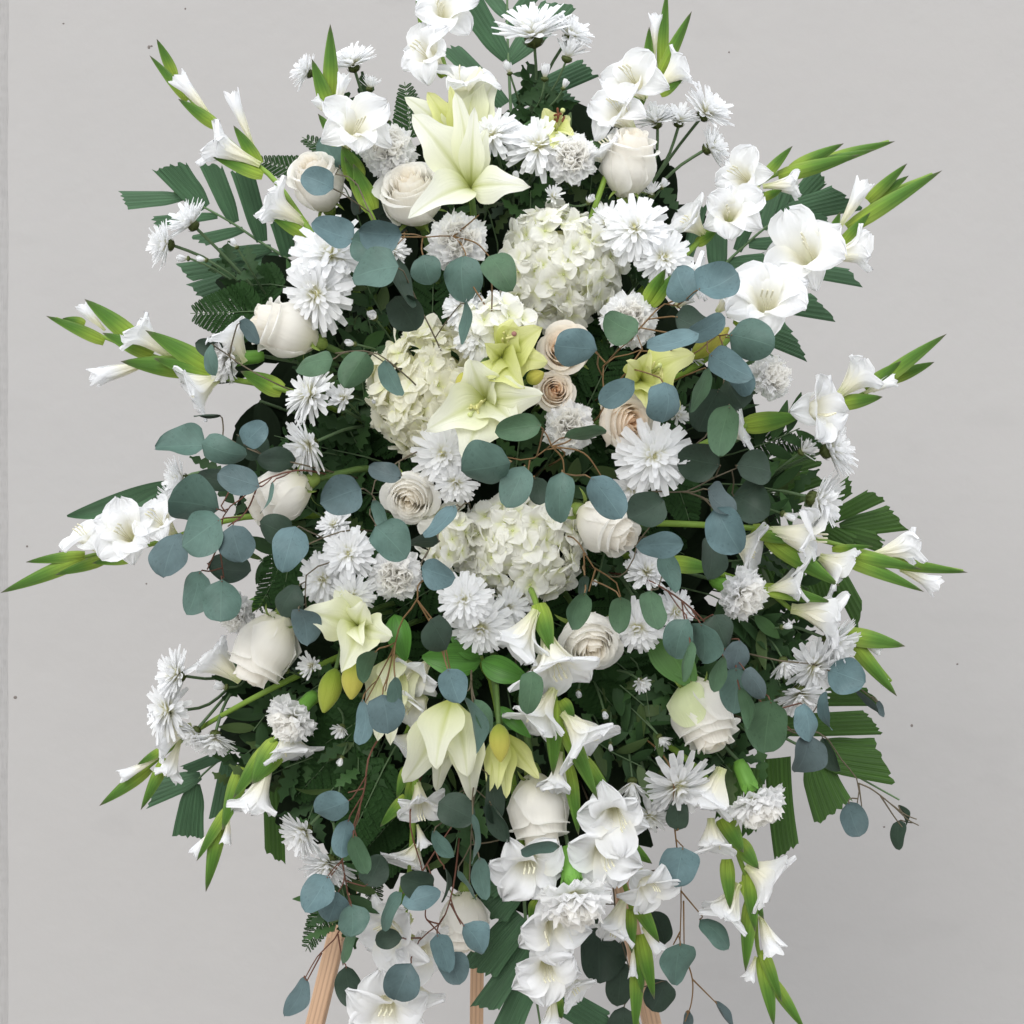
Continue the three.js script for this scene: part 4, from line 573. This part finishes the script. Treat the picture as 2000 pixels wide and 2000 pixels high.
// ---------------------------------------------------------------- lilies
const rust = leafMat([0.2, 0.07, 0.035], 0.8);
lily('small yellow lily with rust brown anthers behind the upper chrysanthemums', 1085, 258, [[1062, 212, 44, 0.01], [1120, 262, 40, 0.03], [1082, 285, 46, 0.04], [1050, 262, 40, 0.03], [1112, 226, 40, 0]], { green: true, lift: 0.02, axis: [0.3, 0.85, 0.4], len: 40, anther: rust });
lily('huge white lily at the top centre with upright petals', 920, 368, [[892, 182, 62, 0.035, 0.1, 0, 0.3], [806, 222, 98, 0.01, 0.1], [950, 250, 56, 0.02, 0.1, 0, 0.3], [808, 412, 84, 0.07, 0.14, -0.1], [1022, 360, 74, 0.06, 0.14, -0.1], [926, 212, 50, 0.045, 0.1]], { green: 0.15, lift: 0.05, stamens: false });
lily('greenish white lily behind the top one with yellow throat', 900, 290, [[936, 128, 84, 0.0, 0.1], [968, 152, 72, 0.0, 0.08], [793, 188, 70, 0.02, 0.15], [836, 180, 66, 0.02, 0.1, 0, true], [880, 170, 40, 0.035, 0.1, 0, true]], { green: 0.4, lift: 0.02, stamens: false });
lily('lime green lily in the middle with a brown stigma', 978, 698, [[1000, 628, 82, 0.03, 0.08], [1058, 640, 86, 0.03], [1066, 706, 78, 0.03], [1022, 756, 82, 0.045], [953, 736, 66, 0.035], [948, 672, 56, 0.03]], { green: true, lift: 0.06, len: 66, axis: [0.35, 0.55, 0.75], stigma: true });
lily('large pale lily with dark throat left of the pink carnation', 949, 780, [[918, 704, 84, 0.03, 0.1], [964, 738, 66, 0.02], [1056, 772, 86, 0.035, 0.14], [1008, 830, 96, 0.03], [906, 896, 100, 0.04, 0.14], [836, 838, 98, 0.04, 0.14]], { green: 0.35, lift: 0.065, axis: [-0.4, -0.45, 0.8], len: 66 });
lily('lime lily at right half covered by a blue leaf', 1250, 742, [[1352, 690, 98, 0.03], [1328, 798, 72, 0.02], [1228, 708, 66, 0.035], [1268, 690, 66, 0.03], [1264, 796, 40, 0.03], [1290, 770, 80, 0.03]], { green: true, lift: 0.045, axis: [0.5, 0.35, 0.8] });
lily('pale green lily at lower left pointing its petals outward', 700, 1222, [[594, 1192, 86, 0.03, 0.12], [669, 1310, 86, 0.05, 0.14], [761, 1242, 72, 0.035], [658, 1146, 66, 0.0], [712, 1178, 62, 0.035], [706, 1258, 50, 0.045]], { green: 0.5, lift: 0.06, axis: [0.1, -0.3, 0.95], stamens: false });
lily('white lily hanging down at lower middle with a closed skirt', 884, 1366, [[790, 1532, 92, 0.0, 0.12, -0.06], [850, 1498, 92, 0.045, 0.12], [914, 1516, 88, 0.025, 0.12], [922, 1564, 74, 0.0, 0.12], [852, 1548, 58, -0.02, 0.1]], { green: 0.4, lift: 0.055, stamens: false, N: [0, 0, 1] });
lily('closed greenish lily behind slate leaves at lower left', 776, 1278, [[736, 1446, 70, 0.02, 0.08], [762, 1454, 60, 0.03, 0.08], [716, 1394, 66, 0.0], [800, 1382, 66, 0.02], [758, 1350, 62, 0.045]], { green: 0.55, lift: 0.02, stamens: false });
lily('narrow yellow lily with one curling petal beside the lower rose', 976, 1425, [[955, 1545, 46, 0.02, 0.06], [990, 1558, 46, 0.02, 0.06], [1052, 1520, 44, 0.02, -0.1], [972, 1540, 40, 0.03]], { green: true, lift: 0.05, stamens: false, from: [962, 1300] });
lilyBud('yellow lily bud above the narrow yellow lily', 974, 1414, 978, 1488, 38, { lift: 0.08 });
lilyBud('plump yellow lily bud at lower left under the pale lily', 692, 1292, 686, 1366, 42, { lift: 0.045 });
lilyBud('green lily bud behind the plump yellow one', 656, 1306, 632, 1392, 44, { green: true, lift: 0.03 });
lilyBud('small yellow lily bud right of the lime lily', 1030, 744, 1062, 728, 28, { lift: 0.07 });
lilyBud('tiny yellow lily bud left of the dark-throated lily', 920, 730, 892, 760, 30, { lift: 0.075 });
lilyBud('long yellow lily bud behind blue leaves at right', 1350, 700, 1424, 640, 36, { lift: 0.03 });
{
  const B = P(938, 1292, dome(938, 1292) + 0.03), H = hub(938, 1200), r = thing('leafy_lily_stem', 'bright green leafy lily stem below the cream hydrangea', 'lily stem', null, H);
  part('stem', tube([H, B, P(960, 1330, 0.12), P(976, 1414, 0.13)], 0.003, { n: 14, rel: H }), M.glStem, r, H);
  for (const [bx, by, tx, ty, w, l] of [[940, 1290, 826, 1284, 62, 0], [940, 1292, 1030, 1326, 48, 0.01], [942, 1280, 880, 1240, 40, 0], [975, 1380, 1035, 1440, 26, 0.01], [770, 1200, 792, 1290, 46, 0]]) { const b = P(bx, by, B.z + l); part('leaf', blade(b, P(tx, ty, B.z + l + 0.012), S(w), { prof: longProf, nu: 12, nv: 4, fold: 0.35, bow: 0.12, curl: -0.1 }), M.lilyLeaf, r, b); }
}
{
  const B = P(1330, 1270, dome(1330, 1270)), H = hub(1300, 1230), r = thing('rose_leaf', 'light green rose leaf above the greenish rose at right', 'leaf', null, H); part('stem', tube([H, P(1270, 1200, 0.06), P(1290, 1240, 0.08)], 0.0015, { n: 8, rel: H }), M.stem, r, H);
  for (const [bx, by, tx, ty, w] of [[1270, 1235, 1345, 1340, 62], [1300, 1260, 1360, 1330, 50]]) { const b = P(bx, by, B.z + 0.01); part('leaf', blade(b, P(tx, ty, B.z + 0.02), S(w), { prof: longProf, nu: 12, nv: 4, fold: 0.25, bow: 0.06 }), leafMat([0.09, 0.2, 0.05], 0.45), r, b); }
}
// ---------------------------------------------------------------- eucalyptus
euc('eucalyptus sprig whose blue leaf lies on the upper left rose', [[[735, 440], [715, 400], [690, 350], [655, 340]]], [[620, 355, 68, 56, 205, 'b', 0.14], [645, 298, 72, 50, 230, 'g', 0.03], [695, 388, 62, 52, 250, 'd'], [745, 400, 60, 50, 300, 'd']], { twig: 'twigGrey' });
euc('eucalyptus branch with orange twigs across the cream carnation', [[[960, 620], [912, 535], [908, 490], [885, 462], [840, 463], [790, 463]], [[885, 462], [912, 440], [935, 420]], [[885, 462], [930, 475], [955, 500]]], [[743, 454, 88, 64, 190, 'b', 0.15], [650, 452, 88, 64, 195, 'b', 0.1], [834, 527, 64, 62, 80, 'g'], [906, 545, 94, 68, 95, 'g'], [769, 436, 62, 46, 215, 'd'], [978, 534, 84, 62, 60, 'h', 0.2], [720, 480, 70, 56, 200, 'g', 0.09]]);
euc('eucalyptus sprig with one dark round leaf beside the shaggy chrysanthemum', [[[850, 660], [800, 560], [780, 518]]], [[733, 532, 88, 86, 172, 'g', 0.165], [792, 553, 98, 42, 80, 'd', 0.13], [792, 612, 74, 64, 60, 'd', 0.11], [905, 630, 80, 14, 100, 'g', 0.17]], { twig: 'twigGrey' });
euc('eucalyptus sprig with two green leaves below the lying rose', [[[800, 740], [735, 690], [700, 685], [655, 690]]], [[614, 713, 78, 54, 168, 'h', 0.12], [694, 723, 78, 60, 122, 'h', 0.14], [769, 738, 80, 30, 58, 'g', 0.16]], { twig: 'twigGrey' });
euc('eucalyptus twig over the black gap right of the peach rose', [[[1180, 790], [1182, 708], [1255, 682], [1245, 655]], [[1182, 708], [1165, 690], [1155, 683]]], [[1125, 679, 88, 68, 184, 'b', 0.185], [1213, 633, 70, 66, 205, 'h', 0.18], [1205, 767, 80, 50, 150, 'b', 0.15]]);
euc('eucalyptus twig crossing the lime lily at right', [[[1230, 720], [1255, 684], [1315, 700], [1350, 694], [1400, 655]], [[1315, 700], [1312, 745], [1305, 752]]], [[1314, 665, 98, 38, 160, 'b', 0.16], [1296, 786, 74, 66, 88, 'b', 0.16], [1366, 762, 88, 34, 112, 'h', 0.13]]);
euc('eucalyptus branch of large blue leaves at right above the lily', [[[1250, 640], [1305, 592], [1345, 615], [1390, 650], [1425, 660]], [[1305, 592], [1355, 572]]], [[1335, 553, 68, 62, 250, 'b', 0.09], [1402, 549, 90, 74, 335, 'b', 0.14], [1358, 628, 84, 62, 20, 'd', 0.1], [1376, 636, 80, 36, 335, 'b', 0.14], [1469, 666, 92, 84, 20, 'g', 0.12], [1428, 715, 90, 58, 22, 'b', 0.135], [1445, 745, 66, 40, 50, 'b', 0.1]]);
euc('eucalyptus branch with broad green leaves below the blue ones at right', [[[1300, 900], [1380, 850], [1408, 780], [1414, 742]]], [[1384, 802, 94, 84, 110, 'd', 0.09], [1415, 841, 98, 64, 97, 'h', 0.12], [1436, 768, 66, 62, 60, 'd', 0.08]], { twig: 'twigGrey' });
euc('eucalyptus branch with two stacked blue leaves at right', [[[1280, 960], [1340, 960], [1390, 935], [1440, 914]], [[1340, 960], [1375, 975], [1398, 1000]]], [[1472, 916, 72, 70, 10, 'd', 0.06], [1410, 976, 70, 62, 40, 'p', 0.12], [1466, 988, 84, 78, 30, 'd', 0.05], [1422, 1035, 98, 80, 58, 'b', 0.125], [1365, 898, 86, 84, 200, 'd', 0.08], [1384, 1090, 88, 60, 100, 'd', 0.09]], { twig: 'twigGrey' });
euc('eucalyptus fan of leaves spread over the middle', [[[1100, 880], [1078, 872], [1035, 898], [990, 893]], [[1078, 872], [1098, 895], [1102, 925]], [[1078, 872], [1140, 885], [1178, 935]], [[1078, 872], [1065, 845], [1058, 840]], [[1078, 872], [1110, 862], [1125, 845]], [[1035, 898], [1030, 928]]], [[949, 912, 92, 86, 165, 'g', 0.2], [1006, 951, 86, 62, 118, 'g', 0.19], [1097, 972, 96, 58, 96, 'g', 0.185], [1185, 972, 98, 66, 52, 'b', 0.19], [1050, 959, 54, 42, 80, 'd', 0.13], [1012, 837, 98, 52, 172, 'h', 0.215], [1143, 848, 88, 26, 355, 'h', 0.2]]);
euc('eucalyptus sprig with dark round and pointed blue leaf right of the rose', [[[1220, 1120], [1240, 1085], [1245, 1060]]], [[1262, 995, 80, 74, 150, 'd', 0.1], [1288, 1065, 92, 46, 0, 'b', 0.14]], { twig: 'twigGrey' });
euc('eucalyptus twig with three small leaves above the large white rose', [[[1130, 1060], [1163, 1112], [1200, 1132], [1212, 1165]], [[1163, 1112], [1150, 1155]], [[1140, 1080], [1142, 1120]]], [[1130, 1194, 78, 50, 112, 'h', 0.2], [1211, 1202, 70, 44, 95, 'h', 0.18], [1140, 1145, 46, 22, 95, 'd', 0.15]]);
euc('eucalyptus twig with a green oval leaf over lower right chrysanthemums', [[[1300, 1060], [1302, 1090], [1285, 1150]]], [[1278, 1192, 76, 48, 85, 'h', 0.17], [1308, 1120, 82, 46, 75, 'g', 0.11]], { twig: 'twigGrey' });
euc('long eucalyptus branch with red twig at lower right', [[[1280, 1140], [1350, 1188], [1400, 1245], [1445, 1315], [1490, 1375], [1545, 1425]], [[1350, 1188], [1366, 1215]]], [[1371, 1256, 82, 64, 85, 'g', 0.135], [1332, 1248, 78, 52, 110, 'g', 0.12], [1342, 1292, 80, 14, 95, 'h', 0.15], [1407, 1233, 70, 66, 70, 'd', 0.08], [1438, 1282, 62, 54, 100, 'p', 0.09], [1404, 1316, 76, 28, 100, 'h', 0.13], [1435, 1349, 92, 66, 95, 'g', 0.1], [1474, 1336, 66, 40, 55, 'p', 0.12], [1453, 1385, 84, 22, 76, 'h', 0.125], [1500, 1419, 100, 78, 102, 'h', 0.12], [1575, 1412, 80, 54, 85, 'b', 0.1]], { twig: 'twigRed' });
euc('eucalyptus tip with a blue round leaf under the right chrysanthemums', [[[1520, 1290], [1600, 1300], [1680, 1345], [1716, 1375]]], [[1653, 1321, 80, 72, 20, 'b', 0.05], [1696, 1372, 66, 16, 52, 'p', 0.04], [1720, 1384, 34, 18, 60, 'p', 0.04]], { lift: 0.03, twig: 'twigGrey' });
euc('trailing eucalyptus branch with wispy end at far lower right', [[[1500, 1420], [1605, 1434], [1642, 1482], [1677, 1530], [1674, 1572]], [[1677, 1530], [1700, 1540], [1742, 1572], [1775, 1602], [1794, 1612]], [[1742, 1572], [1770, 1592], [1790, 1600]], [[1720, 1555], [1750, 1600], [1762, 1615]], [[1677, 1530], [1683, 1575]]], [[1565, 1471, 84, 82, 110, 'p', 0.1], [1624, 1473, 74, 32, 55, 'd', 0.05], [1668, 1600, 76, 52, 75, 's', 0.05], [1756, 1631, 58, 30, 85, 'd', 0.03], [1762, 1592, 42, 12, 70, 'd', 0.03], [1620, 1388, 74, 16, 75, 'b', 0.08]], { twig: 'twigGrey', lift: 0.04 });
euc('eucalyptus branch at left with one round grey leaf at its end', [[[600, 910], [520, 890], [470, 870], [440, 855], [400, 864]], [[470, 870], [480, 862]], [[400, 864], [390, 835]]], [[353, 872, 94, 74, 172, 'g', 0.07], [438, 877, 86, 56, 20, 'g', 0.08], [497, 846, 58, 48, 320, 'b', 0.09], [492, 868, 74, 62, 40, 'd', 0.04], [540, 897, 80, 48, 180, 'd', 0.05], [405, 812, 50, 10, 185, 'd', 0.05]], { twig: 'twigGrey', lift: 0.04 });
euc('eucalyptus cluster of big round leaves at left by the smooth rose', [[[570, 920], [505, 945], [480, 968], [440, 1000], [428, 1062]], [[440, 1000], [432, 988]], [[428, 1062], [405, 1112]], [[428, 1062], [437, 1128]], [[505, 945], [480, 1000], [445, 1028]]], [[466, 938, 84, 58, 195, 's', 0.1], [378, 987, 100, 84, 185, 'g', 0.1], [393, 1041, 92, 86, 140, 'g', 0.115], [336, 1085, 88, 70, 105, 's', 0.09], [463, 1062, 78, 70, 70, 's', 0.11], [419, 935, 64, 42, 190, 'd', 0.04], [448, 1108, 84, 52, 10, 'd', 0.04], [378, 1158, 94, 72, 112, 'g', 0.1], [432, 1173, 78, 74, 95, 'g', 0.11], [520, 972, 66, 18, 110, 'g', 0.17]], { twig: 'twigRed', lift: 0.06 });
euc('eucalyptus sprig with a speckled upright leaf left of the chrysanthemums', [[[660, 1040], [600, 1064], [585, 1072]]], [[564, 1073, 96, 70, 100, 'b', 0.12], [540, 1031, 70, 54, 200, 'd', 0.08]], { twig: 'twigGrey' });
euc('eucalyptus twig with a round slate leaf left of the white rose', [[[820, 880], [760, 915], [724, 955], [742, 990]]], [[665, 969, 86, 80, 165, 's', 0.14], [752, 922, 66, 42, 195, 'p', 0.12], [742, 1005, 62, 28, 62, 'g', 0.16]], { twig: 'twigGrey' });
euc('eucalyptus sprig whose green leaf covers the cream carnation top', [[[720, 1000], [730, 1018], [738, 1030]]], [[763, 1060, 82, 72, 50, 'g', 0.2]], { twig: 'twigGrey' });
euc('eucalyptus sprig with narrow and blue leaves left of the hydrangea', [[[900, 990], [850, 1050], [830, 1090]]], [[859, 1018, 82, 32, 130, 'b', 0.15], [825, 1062, 64, 32, 170, 'd', 0.13], [856, 1119, 70, 62, 22, 'b', 0.19]], { twig: 'twigGrey' });
euc('eucalyptus sprig with slate leaf behind the pale lower lily', [[[640, 1100], [600, 1120], [598, 1190]]], [[592, 1225, 78, 56, 80, 's', 0.1], [566, 1173, 64, 54, 120, 'd', 0.08]], { twig: 'twigGrey' });
euc('eucalyptus branch with forked orange twig below the cream carnation', [[[815, 1150], [815, 1172], [785, 1212], [770, 1262], [745, 1312], [712, 1375]], [[815, 1172], [852, 1240], [876, 1312]], [[815, 1172], [860, 1235], [880, 1310]], [[770, 1262], [752, 1350]]], [[752, 1395, 78, 74, 82, 's', 0.185], [778, 1358, 78, 32, 78, 'g', 0.175], [705, 1410, 86, 30, 95, 'b', 0.15], [721, 1302, 70, 28, 110, 'h', 0.12], [856, 1240, 62, 60, 60, 'd', 0.12], [886, 1340, 74, 58, 65, 'b', 0.19]], { lift: 0.07 });
euc('eucalyptus branch hanging straight down the dark lower middle', [[[920, 1330], [932, 1480], [922, 1600], [916, 1740]], [[932, 1480], [880, 1620]]], [[917, 1415, 116, 32, 80, 'g', 0.17], [940, 1400, 74, 30, 70, 'h', 0.165], [892, 1584, 82, 66, 20, 'd', 0.1], [923, 1638, 96, 24, 85, 'g', 0.14], [943, 1716, 90, 32, 75, 'g', 0.12], [866, 1648, 62, 26, 50, 'g', 0.12], [912, 1729, 66, 22, 60, 'g', 0.11], [974, 1607, 88, 28, 70, 'd', 0.09], [960, 1560, 90, 34, 80, 'd', 0.08], [1000, 1680, 84, 44, 80, 'd', 0.05]], { twig: 'twigGrey' });
euc('eucalyptus branch with crimson twig over lower left chrysanthemums', [[[720, 1480], [712, 1540], [690, 1615], [668, 1680], [640, 1718]], [[690, 1615], [705, 1660]], [[668, 1680], [682, 1760]], [[712, 1540], [680, 1548]]], [[648, 1576, 68, 66, 155, 'b', 0.13], [674, 1638, 80, 42, 100, 'b', 0.12], [703, 1669, 80, 28, 75, 'h', 0.12], [731, 1700, 66, 56, 300, 'd', 0.06], [618, 1746, 80, 66, 120, 'b', 0.11], [650, 1772, 66, 62, 110, 'b', 0.09], [686, 1798, 68, 64, 98, 'g', 0.11], [681, 1850, 66, 28, 112, 'h', 0.08]], { twig: 'twigRed' });
euc('lowest eucalyptus twig at left with two slim leaves by the leg', [[[670, 1790], [660, 1825], [620, 1868], [597, 1908]], [[660, 1825], [670, 1885]], [[628, 1862], [600, 1915]]], [[575, 1945, 84, 36, 118, 's', 0.05], [681, 1927, 82, 46, 85, 'd', 0.06]], { twig: 'twigRed', lift: 0.04 });
euc('eucalyptus branch with grey round leaf below the small gladiolus', [[[800, 1600], [822, 1690], [826, 1720], [800, 1775]], [[826, 1700], [855, 1655], [885, 1610]]], [[814, 1724, 66, 64, 195, 'd', 0.1], [823, 1754, 78, 36, 342, 'b', 0.11], [767, 1780, 78, 26, 122, 'g', 0.09], [865, 1728, 66, 14, 100, 'd', 0.09]], { twig: 'twigRed' });
euc('eucalyptus branch with red forks hanging at bottom left of centre', [[[880, 1755], [858, 1805], [822, 1832], [802, 1882]], [[858, 1805], [833, 1795], [832, 1765]], [[822, 1832], [782, 1832]], [[880, 1765], [900, 1805]], [[833, 1795], [860, 1825]]], [[759, 1834, 54, 38, 180, 'd', 0.08], [787, 1917, 78, 72, 108, 's', 0.09], [865, 1862, 78, 44, 72, 'b', 0.1], [888, 1891, 68, 62, 70, 's', 0.085], [924, 1834, 70, 68, 60, 'b', 0.12]], { twig: 'twigRed', lift: 0.06 });
euc('eucalyptus branch hanging free at bottom right with two round leaves', [[[1310, 1500], [1316, 1600], [1322, 1655], [1330, 1740], [1328, 1845]], [[1330, 1740], [1372, 1790]], [[1335, 1760], [1336, 1845]], [[1328, 1820], [1315, 1845]], [[1330, 1850], [1352, 1912], [1350, 1960], [1338, 1995]], [[1352, 1912], [1385, 1945], [1400, 1960]]], [[1324, 1590, 64, 44, 265, 'd', 0.05], [1327, 1694, 82, 76, 95, 'b', 0.07], [1395, 1825, 84, 40, 50, 'g', 0.05], [1324, 1883, 82, 78, 98, 'g', 0.07], [1340, 1995, 44, 18, 110, 'p', 0.04], [1416, 1982, 66, 14, 50, 'p', 0.04]], { lift: 0.045 });
euc('dark eucalyptus branch behind the lowest right gladiolus', [[[1190, 1680], [1205, 1800], [1240, 1930]]], [[1210, 1922, 86, 56, 95, 'd', 0.0], [1288, 1945, 64, 60, 120, 'd', 0.0], [1172, 1862, 114, 84, 90, 'd', -0.01], [1220, 2000, 66, 62, 90, 'd', 0], [1283, 1812, 76, 44, 70, 'd', 0], [1306, 1722, 44, 18, 90, 'd', 0], [1174, 1748, 50, 48, 90, 'd', 0.02], [1140, 1800, 90, 60, 100, 'd', 0]], { twig: 'twigGrey', lift: 0.0 });
euc('eucalyptus leaf pair under and above the lower centre rose', [[[1020, 1330], [1032, 1310]], [[1080, 1640], [1092, 1648]]], [[1035, 1353, 86, 48, 95, 'h', 0.12], [1055, 1658, 78, 34, 175, 'g', 0.12]], { twig: 'twigGrey' });
euc('small eucalyptus sprig beside the side-on left carnation', [[[520, 740], [460, 705], [440, 690]]], [[412, 680, 64, 38, 200, 'd', 0.05], [417, 703, 60, 28, 80, 'g', 0.09], [487, 649, 60, 30, 55, 's', 0.08]], { twig: 'twigGrey' });
scene.background.needsUpdate = true;
renderer.render(scene, camera);
